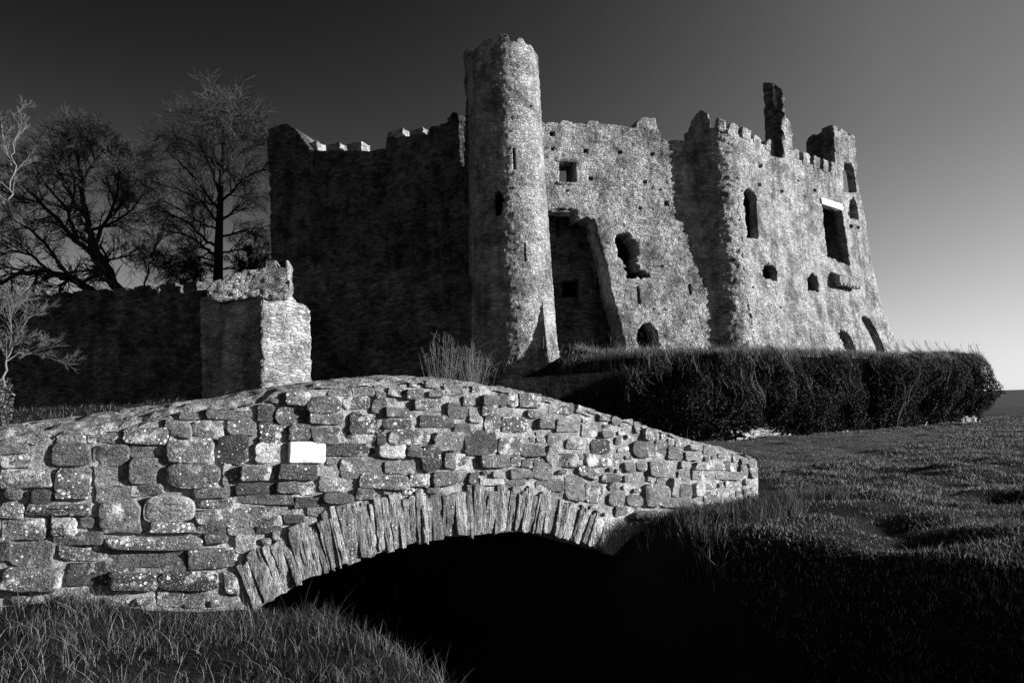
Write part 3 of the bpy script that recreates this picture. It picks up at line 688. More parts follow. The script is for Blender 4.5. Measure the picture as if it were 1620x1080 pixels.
# ------------------------------------------------------------------ bridge
class Curve:
    """the bridge's face: a gently bending vertical surface, s along it, z up"""
    def __init__(s, P, h0, h1, L):
        s.ds = 0.02; n = int(L / s.ds) + 1; s.S = np.arange(-100, n + 30) * s.ds
        h = h0 + (h1 - h0) * np.clip(s.S / L, 0, 1); s.hd = h
        X = np.cumsum(np.cos(h)) * s.ds; Y = np.cumsum(np.sin(h)) * s.ds
        s.X = X - X[100] + P[0]; s.Y = Y - Y[100] + P[1]
    def inv(s, u, v):
        r = ray(u, v); c = s.X * r[1] - s.Y * r[0]          # sign change where the plan ray crosses
        k = np.nonzero(c[:-1] * c[1:] <= 0)[0]
        k = k[0]; f = c[k] / (c[k] - c[k + 1]); x = s.X[k] + f * (s.X[k + 1] - s.X[k]); y = s.Y[k] + f * (s.Y[k + 1] - s.Y[k])
        t = y / r[1]; return (s.S[k] + f * s.ds, CAM[2] + r[2] * t)
    def fwd(s, S, Z, off):
        S = np.asarray(S, float); x = np.interp(S, s.S, s.X); y = np.interp(S, s.S, s.Y); h = np.interp(S, s.S, s.hd)
        return np.stack([x + np.sin(h) * off, y - np.cos(h) * off, np.asarray(Z, float) + 0 * S], -1)
BC = Curve((-3.55, 4.45), math.radians(21), math.radians(47), 8.3)
SRF = BC
bridge = thing('stone_bridge', (0, 7, 0), 'humped rubble stone footbridge with a low slate arch over a dark ditch', 'bridge')
top_sil = [(-120, 690), (-60, 680), (20, 670), (80, 662), (150, 652), (210, 645), (270, 638), (350, 626), (430, 611), (500, 602), (560, 596), (610, 591), (660, 592), (720, 597), (770, 603), (830, 614), (880, 626),
           (950, 647), (1000, 662), (1050, 677), (1100, 692), (1150, 706), (1185, 716), (1197, 722)]
top_face = [(-120, 726), (-60, 718), (0, 706), (60, 698), (90, 690), (140, 684), (200, 676), (270, 654), (330, 648), (400, 640), (440, 622), (500, 612), (560, 608), (610, 606), (660, 604), (720, 606), (770, 612), (830, 623), (880, 636),
            (950, 655), (1000, 669), (1050, 684), (1100, 698), (1150, 712), (1185, 721), (1197, 727)]
intr = [(392, 975), (418, 955), (443, 940), (470, 922), (505, 908), (540, 893), (580, 880), (620, 868), (660, 857), (700, 850), (760, 845), (800, 841), (830, 840), (860, 844), (890, 850), (920, 859), (945, 867), (968, 876), (985, 886)]
extr = [(366, 905), (376, 885), (395, 870), (420, 855), (450, 840), (490, 821), (530, 804), (570, 791), (610, 784), (650, 780), (690, 777), (740, 769), (790, 770), (840, 775), (880, 787), (920, 800), (950, 815), (985, 838), (1000, 852)]
def crv(pts):
    a = np.array([BC.inv(u, v) for u, v in pts]); d = np.r_[0, np.cumsum(np.hypot(*np.diff(a, axis=0).T))]; return a, d / d[-1]
TS_, _ = crv(top_sil); TF_, _ = crv(top_face); IN_, it = crv(intr); EX_, et = crv(extr)
zbot = -1.6
s_end = TF_[-1, 0]
face_poly = [tuple(p) for p in TF_[::-1]] + [(TF_[0, 0], zbot), (IN_[0, 0] - 0.05, zbot)] + [tuple(p) for p in IN_] + [(IN_[-1, 0] + 0.12, -0.6), (IN_[-1, 0] + 0.15, zbot), (s_end, zbot)]
def mortar_disp(S, Z, seed, amp): return 0.040 * fbm(S * 7, Z * 8, 81, 4) + 0.022 * fbm(S * 22, Z * 22, 82, 2) - 0.004
panel('mortar', BC, face_poly, [], res=0.03, thick=2.7, mat=M['mortar'], parent=bridge, px=False, rag=0.0, seed=1, disp=mortar_disp)
# coping: domed, rough mortar cap over the parapet
sc_ = np.arange(TF_[0, 0], s_end + 0.001, 0.03); zf_ = np.interp(sc_, TF_[:, 0], TF_[:, 1]); zs_ = np.interp(sc_, TS_[:, 0], TS_[:, 1])
nr = 22; V = []
for j in range(nr + 1):
    t = j / nr
    if t < 0.55: a = t / 0.55; off = 0.012 - 0.34 * a ** 1.35; z = zf_ - 0.02 + (zs_ - zf_ + 0.03) * (1 - (1 - a) ** 1.5)
    else: a = (t - 0.55) / 0.45; off = -0.328 - 0.22 * min(1, a * 2); z = zs_ - (0.02 * a + 0.6 * max(0, a - 0.5) * 2)
    ds_ = 0.06 * fbm(sc_ * 5, sc_ * 0 + t * 6, 91, 4) + 0.09 * fbm(sc_ * 14, sc_ * 0 + t * 16, 92, 3)
    V.append(BC.fwd(sc_, z + ds_ * (0.5 if t < .5 else .25), off + ds_ * 0.6))
V = np.array(V); ii = np.arange(V.shape[0] * V.shape[1]).reshape(V.shape[:2])
obj('coping', mesh_np('coping', V.reshape(-1, 3), quads=np.stack([ii[:-1, :-1], ii[:-1, 1:], ii[1:, 1:], ii[1:, :-1]], -1).reshape(-1, 4)), M['coping'], bridge)

def stone(name, poly, prot, tone, lich, seed, parent, mat, dome=0.35, tilt=0.10):
    """one stone set in the face: poly = outline in (s, z); prot = how far it stands proud of the mortar"""
    r = np.random.default_rng(seed)
    P = np.array(poly); c = P.mean(0); n = len(P)
    w_, h_ = np.ptp(P[:, 0]), np.ptp(P[:, 1]); sz = min(w_, h_)
    ev, ax = np.linalg.eigh(np.cov((P - c).T)); Q0 = (P - c) @ ax; half = np.abs(Q0).max(0); hm = half.min()
    e_ = min(0.010 + 0.010 * r.random(), hm * 0.3)
    rings = [(0.0, -0.05), (0.0, prot * 0.62), (e_ * 0.22, prot * 0.90), (e_ * 0.6, prot * 0.99), (e_, prot * (1 + dome * .12)), (e_ + 0.18 * hm, prot * (1 + dome * .4)), (e_ + 0.40 * hm, prot * (1 + dome * .6))]
    tx, tz = r.normal(0, tilt), r.normal(0.0, tilt); sx, sz_ = r.uniform(0, 90, 2)
    def rough(pp): return 0.034 * fbm((pp[:, 0] + sx) * 8, (pp[:, 1] + sz_) * 11, seed, 4) * min(1, hm / .05) + (pp[:, 0] - c[0]) * tx + (pp[:, 1] - c[1]) * tz
    V = []
    for q, (ins, d) in enumerate(rings):
        pp = c + (Q0 * (1 - np.minimum(ins / half[None, :], 0.85))) @ ax.T
        off = np.full(n, d) + (rough(pp) * min(1, q / 3) if q else 0)
        V.append(BC.fwd(pp[:, 0], pp[:, 1], off))
    Fc = []
    for q in range(len(rings) - 1):
        for i in range(n):
            j = (i + 1) % n; Fc.append((q * n + i, q * n + j, (q + 1) * n + j, (q + 1) * n + i))
    b = (len(rings) - 1) * n
    Fc.append(tuple(range(b, b + n)))
    if parent is None: return np.concatenate(V), Fc
    me = mesh_np(name, np.concatenate(V), faces=Fc, smooth=True)
    return obj(name, me, mat, parent, color=(tone, lich, 0, 1))
def outline(x0, y0, x1, y1, rnd, seed, rot=0.0, pxl=True, shrink=1.3, jit=0.022):
    r = np.random.default_rng(seed)
    cx, cy, hw, hh = (x0 + x1) / 2, (y0 + y1) / 2, (x1 - x0) / 2 - shrink, (y1 - y0) / 2 - shrink
    hw = max(hw, 2 if pxl else 0.01); hh = max(hh, 2 if pxl else 0.01); out = []
    if rnd > 0.7:                          # water-worn stone
        n = 26; ex = 2.0 / (2.6 + 1.6 * r.random()); a0, a1 = r.uniform(0, 6.28, 2)
        for i in range(n):
            a = 2 * math.pi * (i + 0.5) / n; ca, sa = math.cos(a), math.sin(a)
            k = 1 + 0.05 * math.sin(2 * a + a0) + 0.04 * math.sin(3 * a + a1)
            out.append((math.copysign(abs(ca) ** ex, ca) * k * hw, math.copysign(abs(sa) ** ex, sa) * k * hh))
    else:                                  # split stone: four uneven sides, knocked corners
        jj = 0.0 if jit == 0 else 1.0
        cr_ = [(1 + r.normal(0, .06) * jj, 1 + r.normal(0, .13) * jj) for _ in range(4)]; rot = rot + r.normal(0, .035) * jj
        q4 = [(sx * a * hw, sy * b * hh) for (sx, sy), (a, b) in zip(((1, 1), (-1, 1), (-1, -1), (1, -1)), cr_)]
        ch_ = min(hw, hh) * (0.14 + 0.4 * rnd)
        for i in range(4):
            p, q = np.array(q4[i]), np.array(q4[(i + 1) % 4]); L = np.linalg.norm(q - p); d = (q - p) / L; nn = np.array([d[1], -d[0]])
            a, b = p + d * min(ch_ * r.uniform(.4, 1.8), L * .3), q - d * min(ch_ * r.uniform(.4, 1.8), L * .3); bow = r.normal(0, .06) * min(hw, hh) * jj
            for t_ in np.linspace(0, 1, 6): out.append(tuple(a + (b - a) * t_ + nn * (bow * math.sin(3.14 * t_) + r.normal(0, .045) * min(hw, hh) * jj)))
    out = [(cx + X * math.cos(rot) - Y * math.sin(rot), cy + X * math.sin(rot) + Y * math.cos(rot)) for X, Y in out]
    if pxl: out = [BC.inv(u, v) for u, v in out][::-1]        # counter-clockwise in (s, z)
    return out
STONES = """0,704,46,717,40 0,717,64,740,40 89,687,136,700,50 137,683,196,701,35 197,678,268,703,40 80,701,145,736,40r 148,702,204,737,40r 206,703,259,721,35
3,742,81,770,40 87,738,146,777,40 148,735,201,771,50 203,724,259,764,40r 207,764,257,782,40 9,772,35,790,30r 48,775,87,795,22r 87,778,144,789,35 151,768,206,794,42
45,796,146,814,28 0,797,39,820,35 157,792,222,843,52 228,783,306,826,72r 0,820,74,851,45 77,817,122,846,30 127,818,150,836,35 86,840,163,859,30 18,851,86,898,40
0,850,17,885,35 94,857,166,886,35 172,848,318,869,38r 168,869,290,903,38 104,887,170,924,20 5,898,100,930,33 174,905,246,932,22 250,903,348,932,15r 240,824,305,841,45
283,653,326,664,40 327,649,398,664,40 263,666,300,690,50 303,666,354,694,40r 359,664,406,688,45 266,690,339,730,50 342,688,394,736,20 407,640,432,666,25 407,667,455,698,20
436,641,487,669,30 456,672,489,696,28 450,620,489,641,45 482,628,539,654,35r 489,655,541,671,40 492,674,534,700,33 400,700,456,732,66 457,699,513,731,99
265,731,346,772,38r 352,738,378,767,38 380,737,435,760,35 437,734,498,759,22 306,772,363,787,35 369,765,437,780,20 437,763,472,779,40 474,763,498,781,28 368,781,462,795,30
517,704,593,721,22 537,685,593,702,20 309,804,454,826,40 317,791,368,803,35 314,828,355,842,28 358,822,394,834,42 395,818,446,831,35 447,813,480,825,35 465,786,504,802,25
486,802,511,816,45 323,844,359,860,35 361,835,404,846,45 406,832,444,842,25 373,847,404,873,78 411,851,428,863,60r 431,841,441,854,72 296,867,370,897,35 354,904,376,938,35
291,932,328,960,35 250,935,290,955,40 520,616,554,625,50 559,612,591,626,55 591,611,607,619,50 594,621,609,630,55r 544,628,584,648,35 588,631,611,653,35r 549,652,606,684,18
609,646,656,661,35 607,663,650,677,28 595,686,609,701,20 615,679,676,704,33r 597,704,640,723,70 544,724,606,752,50 607,726,657,748,42 642,706,663,722,38 667,706,694,745,22
568,752,643,771,45 643,750,678,769,45 683,745,724,766,35 681,685,731,713,50 734,678,781,718,25 699,718,756,741,38 759,719,804,738,42 717,669,744,691,38 661,656,715,676,30
654,632,700,648,40 706,639,739,661,42 671,604,694,613,55 678,618,700,628,50 703,606,730,624,50 741,647,759,667,65 767,656,791,677,38 731,626,756,641,40 504,756,548,777,50
741,747,757,766,28 758,757,794,767,70 778,745,805,755,65 720,605,741,611,55 791,624,802,643,35 613,614,640,626,36 641,616,668,630,36 509,779,557,796,28r 563,774,590,788,42
607,774,633,783,45 635,773,673,781,38 673,770,693,779,40 804,620,818,643,35 819,624,854,646,40 844,628,861,634,55 793,661,831,681,33 789,694,822,718,38 824,702,861,722,42
862,704,882,730,55t 893,694,924,709,65r 919,671,944,690,65 878,663,917,681,55 850,663,876,678,38 909,644,941,657,65s 944,657,963,665,38 965,658,980,671,42 981,664,1000,673,50
1002,669,1015,686,50 1015,678,1035,694,45 948,681,968,692,42 978,682,987,688,90 935,694,963,718,25 806,722,821,738,45 822,726,843,738,38 806,741,841,756,42 843,728,872,756,45
876,718,911,737,25 911,739,946,755,35s 949,750,978,762,38r 987,752,1020,763,55 985,731,1004,746,45r 1006,729,1021,744,42r 1025,728,1071,754,42 796,758,830,767,38 894,756,922,791,50
924,763,954,796,42 960,778,988,799,42r 850,758,890,776,42 926,719,978,738,28 1016,766,1051,799,55r 1058,758,1072,786,68 1047,788,1088,803,48 1073,765,1092,788,40r 1094,764,1108,784,70r
991,782,1014,801,45r 997,808,1049,821,42r 1054,809,1095,831,45 1112,778,1138,802,45r 1147,777,1162,799,60 1070,744,1090,761,48 1092,743,1132,760,52 1133,747,1167,760,50
1074,729,1091,739,60 1095,732,1143,742,52 1144,728,1154,744,30 1155,738,1166,746,70 1081,714,1106,728,60 1088,703,1108,711,60 1067,696,1086,707,50 1112,707,1132,717,48 1134,715,1156,725,50
1158,719,1169,730,48 1170,725,1180,734,50 1182,725,1191,740,45 1175,757,1186,766,60r 1168,735,1182,752,42 1185,741,1196,756,45 1147,761,1172,769,60 1038,758,1056,765,40 1023,748,1036,761,50
1001,699,1030,725,40 1033,695,1054,721,42 1056,694,1066,705,42 1055,707,1080,726,40 967,826,995,838,65 992,836,1021,850,60 1113,765,1132,774,45 870,640,905,656,40 760,625,788,640,40 760,642,786,655,36"""
occ_ds = 0.01
so0, so1, zo0, zo1 = TF_[0, 0] - .1, s_end + .1, -0.8, 2.2
OC = np.zeros((int((so1 - so0) / occ_ds), int((zo1 - zo0) / occ_ds)), bool)
oS, oZ = np.meshgrid(so0 + (np.arange(OC.shape[0]) + .5) * occ_ds, zo0 + (np.arange(OC.shape[1]) + .5) * occ_ds, indexing='ij')
arch_poly = [tuple(p) for p in EX_] + [tuple(p) for p in IN_[::-1]]
OC |= ~inside(oS, oZ, [tuple(p) for p in TF_] + [(s_end, -0.6), (TF_[0, 0], -0.6)])
OC |= inside(oS, oZ, [tuple(p) for p in EX_] + [(EX_[-1, 0], -1), (EX_[0, 0], -1)])
def mark(poly, grow=0.008):
    P = np.array(poly); i0, j0 = ((P.min(0) - (so0, zo0)) / occ_ds - 2).astype(int); i1, j1 = ((P.max(0) - (so0, zo0)) / occ_ds + 3).astype(int)
    i0, j0 = max(i0, 0), max(j0, 0); c = P.mean(0); w_ = np.ptp(P, axis=0) / 2
    OC[i0:i1, j0:j1] |= inside(oS[i0:i1, j0:j1], oZ[i0:i1, j0:j1], [tuple(p) for p in c + (P - c) * (1 + grow / np.maximum(w_, .02))])
nst = 0
rs = np.random.default_rng(77)
def tone_of(p): return 0.020 + 0.50 * (p / 100) ** 1.65
for k, tok in enumerate(STONES.split()):
    f = tok.split(','); tone = f[4]; fl = tone[2:] ; tone = int(tone[:2]); x0, y0, x1, y1 = map(float, f[:4])
    rot = {'t': 0.35, 's': 0.30}.get(fl, 0.0)
    poly = outline(x0, y0, x1, y1, 0.85 if fl == 'r' else (0.0 if tone > 90 else 0.30), 500 + k, rot, shrink=-1.0 if x1 < 700 else -0.6, jit=0 if tone > 90 else 0.02)
    mark(poly)
    sz = min(np.ptp(np.array(poly), axis=0))
    prot = min(0.008 + rs.random() ** 2.5 * 0.045 + (0.015 if fl == 'r' else 0), 0.4 * sz + 0.005)
    wh = tone > 90
    stone('stone', poly, prot if not wh else 0.035, tone_of(tone) * rs.uniform(.85, 1.15) * (1.6 if tone in (66, 70) else 1), 0.05 if (wh or tone in (66, 70)) else rs.uniform(.2, 1.1), 900 + k, bridge, M['whitestone'] if wh else M['stone'],
          dome=0.05 if wh else rs.uniform(.0, .7 if fl == 'r' else .2), tilt=0.01 if wh else 0.10); nst += 1
# smaller stones in what is left between them
cand = []
for tries, (wlo, whi, hlo, hhi) in enumerate([(.16, .34, .07, .12)] * 1600 + [(.10, .2, .05, .09)] * 4000 + [(.06, .12, .035, .06)] * 6000):
    s = rs.uniform(so0 + .1, so1 - .12); z = rs.uniform(-.3, 1.75); wq, hq_ = rs.uniform(wlo, whi), rs.uniform(hlo, hhi)
    i0, i1 = int((s - wq / 2 - so0) / occ_ds), int((s + wq / 2 - so0) / occ_ds) + 1; j0, j1 = int((z - hq_ / 2 - zo0) / occ_ds), int((z + hq_ / 2 - zo0) / occ_ds) + 1
    if i0 < 0 or i1 >= OC.shape[0] or j0 < 0 or j1 >= OC.shape[1] or OC[i0:i1, j0:j1].any(): continue
    o_ = np.array(outline(-100 * wq, -100 * hq_, 100 * wq, 100 * hq_, rs.uniform(.1, .8), 2000 + tries, 0, False, shrink=0)) / 200 + (s, z)
    poly = [tuple(p) for p in o_]; mark(poly, 0.006)
    if nst < 292: stone('stone', poly, rs.uniform(.008, .03), tone_of(rs.uniform(26, 58)), rs.uniform(.5, 1.3), 5000 + tries, bridge, M['stone'], dome=rs.uniform(.1, .6))
    else: cand.append(stone('stone', poly, rs.uniform(.008, .024), 0, 0, 5000 + tries, None, None, dome=rs.uniform(.1, .6)))
    nst += 1
if cand:
    V_, F_, o_ = [], [], 0
    for v_, f_ in cand: V_.append(v_); F_ += [tuple(i + o_ for i in x) for x in f_]; o_ += len(v_)
    obj('pinning_stones', mesh_np('pinning_stones', np.concatenate(V_), faces=F_, smooth=True), M['stone'], bridge, kind='stuff', color=(tone_of(42), 0.9, 0, 1))
# slate voussoirs of the arch ring
t = 0.015; k = 0
def on_curve(a, tt, q): return np.array([np.interp(q, tt, a[:, 0]), np.interp(q, tt, a[:, 1])])
while t < 0.985:
    dt = rs.choice([0.007, 0.011, 0.016, 0.026], p=[.32, .33, .22, .13]) * rs.uniform(.85, 1.15); t1 = min(t + dt, 0.99)
    g = 0.0012 if rs.random() < .28 else -0.0008; lo, hi = t + g, t1 - g
    pull = rs.uniform(-0.012, 0.016); cut = rs.uniform(-0.03, 0.05)
    e0, e1, i0, i1 = on_curve(EX_, et, lo), on_curve(EX_, et, hi), on_curve(IN_, it, lo), on_curve(IN_, it, hi)
    ax0 = (e0 - i0) / np.linalg.norm(e0 - i0); ax1 = (e1 - i1) / np.linalg.norm(e1 - i1)
    j = rs.normal(0, .007, 4)
    e0, e1, i0, i1 = e0 - ax0 * (cut + j[0]), e1 - ax1 * (cut + j[1]), i0 - ax0 * (pull + j[2]), i1 - ax1 * (pull + j[3])
    pts = []
    for (a, b, m_) in ((i1, e1, 9), (e1, e0, 2), (e0, i0, 9), (i0, i1, 2)):
        for q in range(m_):
            pts.append(a + (b - a) * q / m_ + rs.normal(0, .0035, 2))
    stone('voussoir', [tuple(p) for p in pts], rs.uniform(.010, .034), tone_of(rs.uniform(48, 92)), rs.uniform(.2, .8), 7000 + k, bridge, M['slab'], dome=rs.uniform(0, .3), tilt=0.05)
    t = t1; k += 1
# ------------------------------------------------------------------ plants
class Tubes:
    def __init__(s): s.V = []; s.T = []; s.n = 0
    def add(s, P, R, sides=4):
        P = np.asarray(P, float); R = np.asarray(R, float); k = len(P)
        d = np.gradient(P, axis=0); d /= np.linalg.norm(d, axis=1)[:, None] + 1e-9
        ref = np.array([0.31, 0.22, 0.92]) if abs(d[0][2]) < 0.9 else np.array([1, 0, 0.0])
        a = np.cross(d, ref); a /= np.linalg.norm(a, axis=1)[:, None] + 1e-9; b = np.cross(d, a)
        an = np.arange(sides) * 2 * np.pi / sides
        ring = P[:, None, :] + R[:, None, None] * (np.cos(an)[None, :, None] * a[:, None, :] + np.sin(an)[None, :, None] * b[:, None, :])
        i = np.arange(k - 1)[:, None] * sides; j = np.arange(sides)[None, :]; j2 = (j + 1) % sides
        s.T.append(np.stack([i + j, i + j2, i + sides + j2, i + sides + j], -1).reshape(-1, 4) + s.n)
        s.V.append(ring.reshape(-1, 3)); s.n += k * sides
    def mesh(s, name, smooth=True): return mesh_np(name, np.concatenate(s.V), quads=np.concatenate(s.T), smooth=smooth)
def unit(v): return v / (np.linalg.norm(v) + 1e-9)
class Tree:
    """a leafless tree grown level by level, all branches of a level at once"""
    def __init__(s, seed, up=0.15, wig=0.12, minr=0.008, spread=0.75, ratio=0.62, dens=1.0, levels=4, droop=0.0):
        s.droop = droop
        s.r = np.random.default_rng(seed); s.limb = Tubes(); s.twig = Tubes(); s.up, s.wig, s.minr, s.spread, s.ratio, s.dens, s.levels = up, wig, minr, spread, ratio, dens, levels
    def many(s, tb, P, R, sides):
        n, k, _ = P.shape; d = np.gradient(P, axis=1); d /= np.linalg.norm(d, axis=2, keepdims=True) + 1e-9
        ref = np.where(np.abs(d[:, :1, 2:3]) < 0.9, np.array([[[0.31, 0.22, 0.92]]]), np.array([[[1, 0.1, 0.0]]]))
        a = np.cross(d, np.broadcast_to(ref, d.shape)); a /= np.linalg.norm(a, axis=2, keepdims=True) + 1e-9; b = np.cross(d, a)
        an = np.arange(sides) * 2 * np.pi / sides
        ring = P[:, :, None, :] + R[:, :, None, None] * (np.cos(an)[:, None] * a[:, :, None, :] + np.sin(an)[:, None] * b[:, :, None, :])
        i = np.arange(k - 1)[:, None] * sides; j = np.arange(sides)[None, :]; j2 = (j + 1) % sides
        q = np.stack([i + j, i + j2, i + sides + j2, i + sides + j], -1).reshape(-1, 4)
        tb.T.append((q[None] + (np.arange(n) * k * sides)[:, None, None]).reshape(-1, 4) + tb.n); tb.V.append(ring.reshape(-1, 3)); tb.n += n * k * sides
    def fork(s, P, R, L, lev, t0=0.25, m=None):
        """P: n x k x 3 axes, R: n x k radii, L: n lengths"""
        while lev < s.levels:
            n, k, _ = P.shape; m_ = m or max(2, int(round((5.5 if lev < 3 else 4.5) * s.dens))); m = None
            t = t0 + (1 - t0) * (np.arange(m_)[None, :] + s.r.random((n, m_))) / m_; q = t * (k - 1); i = np.minimum(q.astype(int), k - 2); f = (q - i)[..., None]
            I = np.arange(n)[:, None]; A, B = P[I, i], P[I, i + 1]; p = A * (1 - f) + B * f
            ax = B - A; ax /= np.linalg.norm(ax, axis=2, keepdims=True) + 1e-9; rr = R[I, i] * (1 - f[..., 0]) + R[I, i + 1] * f[..., 0]
            e = s.r.normal(0, 1, ax.shape); e -= ax * (e * ax).sum(2, keepdims=True); e /= np.linalg.norm(e, axis=2, keepdims=True) + 1e-9
            d = ax + e * s.spread * s.r.uniform(.6, 1.3, (n, m_, 1)); Lc = L[:, None] * s.ratio * s.r.uniform(.55, 1.2, (n, m_)) * (1.1 - .45 * t)
            p = p.reshape(-1, 3); d = d.reshape(-1, 3); Lc = Lc.ravel(); r0_ = np.maximum(rr.ravel() * 0.6, s.minr)
            ns = 5 if lev < 2 else (4 if lev < 3 else 2); Q = [p]; d /= np.linalg.norm(d, axis=1, keepdims=True)
            for _ in range(ns):
                d = d + s.r.normal(0, s.wig, d.shape) + np.array([0, 0, s.up if lev < 1 else s.up - s.droop]); d /= np.linalg.norm(d, axis=1, keepdims=True); Q.append(Q[-1] + d * (Lc / ns)[:, None])
            P = np.stack(Q, 1); R = r0_[:, None] * np.linspace(1, .38, ns + 1)[None, :]; R = np.maximum(R, s.minr * .6); L = Lc; lev += 1; t0 = 0.2
            s.many(s.limb if lev < 2 else s.twig, P, R, 5 if lev < 2 else 3)
    def guide(s, pts, rad, lev=0, m=None, t0=0.2, L=None):
        P = np.array(pts); k = 4 * (len(P) - 1) + 1; tt = np.linspace(0, len(P) - 1, k)
        Q = np.stack([np.interp(tt, np.arange(len(P)), P[:, c]) for c in range(3)], 1)
        for _ in range(2): Q[1:-1] = (Q[:-2] + 2 * Q[1:-1] + Q[2:]) / 4
        Q[1:-1] += s.r.normal(0, 1, Q[1:-1].shape) * 0.006 * np.linalg.norm(Q[-1] - Q[0])
        R = np.interp(tt, np.arange(len(P)), rad); s.limb.add(Q, R, 8)
        L = L or np.linalg.norm(np.diff(Q, axis=0), axis=1).sum() * 0.5
        s.fork(Q[None], R[None], np.array([L]), lev, t0, m)
    def build(s, name, mat, label, cat, base, group=None, twigmat=None):
        o = thing(name, base, label, cat, group)
        obj('trunk', s.limb.mesh('trunk'), mat, o)
        if s.twig.V: obj('crown', s.twig.mesh('crown'), twigmat or mat, o)
        return o
def gz(x, y): return float(H(np.array([x]), np.array([y]))[0])
def foot(p): return (p[0], p[1], gz(p[0], p[1]))

# tall bare tree behind the curtain wall
D = 45.0
t = Tree(3, up=0.02, wig=0.11, minr=0.012, spread=0.75, ratio=0.74, dens=1.65, levels=4, droop=0.03)
def lw(p, b, k): return (p[0], b - (b - p[1]) * k)
tr_px = [(343, 560)] + [lw(p, 440, .88) for p in [(345, 440), (346, 380), (348, 320), (350, 262), (353, 205), (352, 160), (356, 132)]]
tp3 = [at(u, v, D) for u, v in tr_px]; b0 = foot(tp3[0]); tp3[0] = np.array([tp3[0][0], tp3[0][1], b0[2] - .2])
t.limb.add(np.array(tp3), np.array([.36, .32, .28, .22, .15, .085, .045, .015]), 9)
tl_r = np.random.default_rng(9)
LIMBS = [((345, 400), (312, 372), (252, 350), .14), ((345, 420), (320, 412), (285, 425), .09), ((347, 340), (322, 300), (240, 262), .12), ((348, 315), (318, 270), (262, 205), .13), ((349, 285), (335, 240), (302, 165), .12), ((350, 255), (338, 205), (325, 145), .09),
         ((347, 365), (385, 352), (424, 352), .09), ((348, 335), (380, 305), (420, 290), .10), ((349, 300), (380, 262), (420, 240), .10), ((351, 250), (375, 215), (412, 195), .09), ((352, 215), (370, 180), (398, 160), .08), ((353, 190), (366, 158), (380, 140), .05),
         ((352, 200), (344, 165), (338, 134), .05), ((346, 385), (300, 340), (238, 310), .11), ((346, 395), (385, 385), (426, 398), .08), ((345, 425), (372, 420), (410, 430), .07), ((351, 235), (318, 205), (275, 178), .08), ((347, 350), (310, 335), (262, 300), .08), ((345, 410), (310, 398), (268, 398), .07), ((352, 205), (362, 160), (362, 128), .05)]
for (a, b, c, r_) in LIMBS:
    a, b, c = lw(a, 440, .86), lw(b, 440, .86), lw(c, 440, .86)
    dy = tl_r.uniform(-2.4, 2.4); m0 = ((a[0] + b[0]) / 2, (a[1] * .6 + b[1] * .4)); m1 = ((c[0] + b[0]) / 2, (c[1] + b[1]) / 2 - 4)
    t.guide([at(*a, D), at(*m0, D + dy * .2), at(*b, D + dy * .5), at(*m1, D + dy * .8), at(*c, D + dy)], [r_, r_ * .8, r_ * .6, r_ * .4, r_ * .22], 1, 12, 0.12, 3.3)
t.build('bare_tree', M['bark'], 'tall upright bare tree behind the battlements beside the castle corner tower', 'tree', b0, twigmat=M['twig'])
# broad bare tree
t = Tree(5, up=0.02, wig=0.2, minr=0.012, spread=0.95, ratio=0.72, dens=1.6, levels=4, droop=0.03)
D = 43.0
b0 = foot(at(205, 520, D)); br = np.array([b0[0], b0[1], b0[2] - .2])
tl_r = np.random.default_rng(19)
for (pts, r_) in [([(195, 466), (172, 425), (152, 385), (140, 335), (128, 265), (120, 205)], .33), ([(160, 468), (110, 438), (78, 424), (35, 430), (0, 445), (-30, 470)], .27),
                  ([(170, 420), (120, 370), (80, 320), (40, 270), (10, 230)], .18), ([(150, 380), (175, 320), (190, 270), (185, 205)], .14), ([(140, 335), (100, 270), (85, 220), (80, 180)], .13),
                  ([(135, 355), (165, 345), (205, 320), (228, 285)], .12), ([(110, 440), (80, 390), (50, 350), (15, 330)], .13), ([(128, 265), (150, 225), (168, 195)], .1), ([(75, 425), (50, 395), (20, 390), (-10, 400)], .1),
                  ([(120, 370), (110, 320), (60, 250), (45, 200)], .12), ([(175, 320), (205, 295), (200, 235)], .08), ([(100, 432), (112, 452), (95, 480)], .06), ([(165, 410), (195, 400), (228, 395)], .08), ([(60, 425), (55, 445), (35, 472)], .05), ([(80, 320), (60, 300), (20, 290), (-10, 270)], .1),
                  ([(190, 270), (205, 250), (216, 215)], .07), ([(110, 320), (120, 270), (105, 215), (110, 180)], .09), ([(150, 225), (145, 200), (140, 178)], .06)]:
    dy = tl_r.uniform(-2.8, 2.8); P = [at(u, v + (0 if v > 440 else (440 - v) * .14), D + dy * q / len(pts)) for q, (u, v) in enumerate(pts)]
    if pts[0] in ((195, 466), (160, 468)): P = [br + (0.0 if pts[0][0] == 195 else -0.5, 0, 0)] + P; rad = [r_ * 1.2] + list(np.linspace(r_, r_ * .25, len(pts)))
    else: rad = list(np.linspace(r_, r_ * .25, len(pts)))
    t.guide(P, rad, 1, 16, 0.2, 3.0)
t.build('bare_tree', M['bark'], 'broad spreading bare tree with leaning limbs behind the dark curtain wall', 'tree', b0, twigmat=M['twig'])
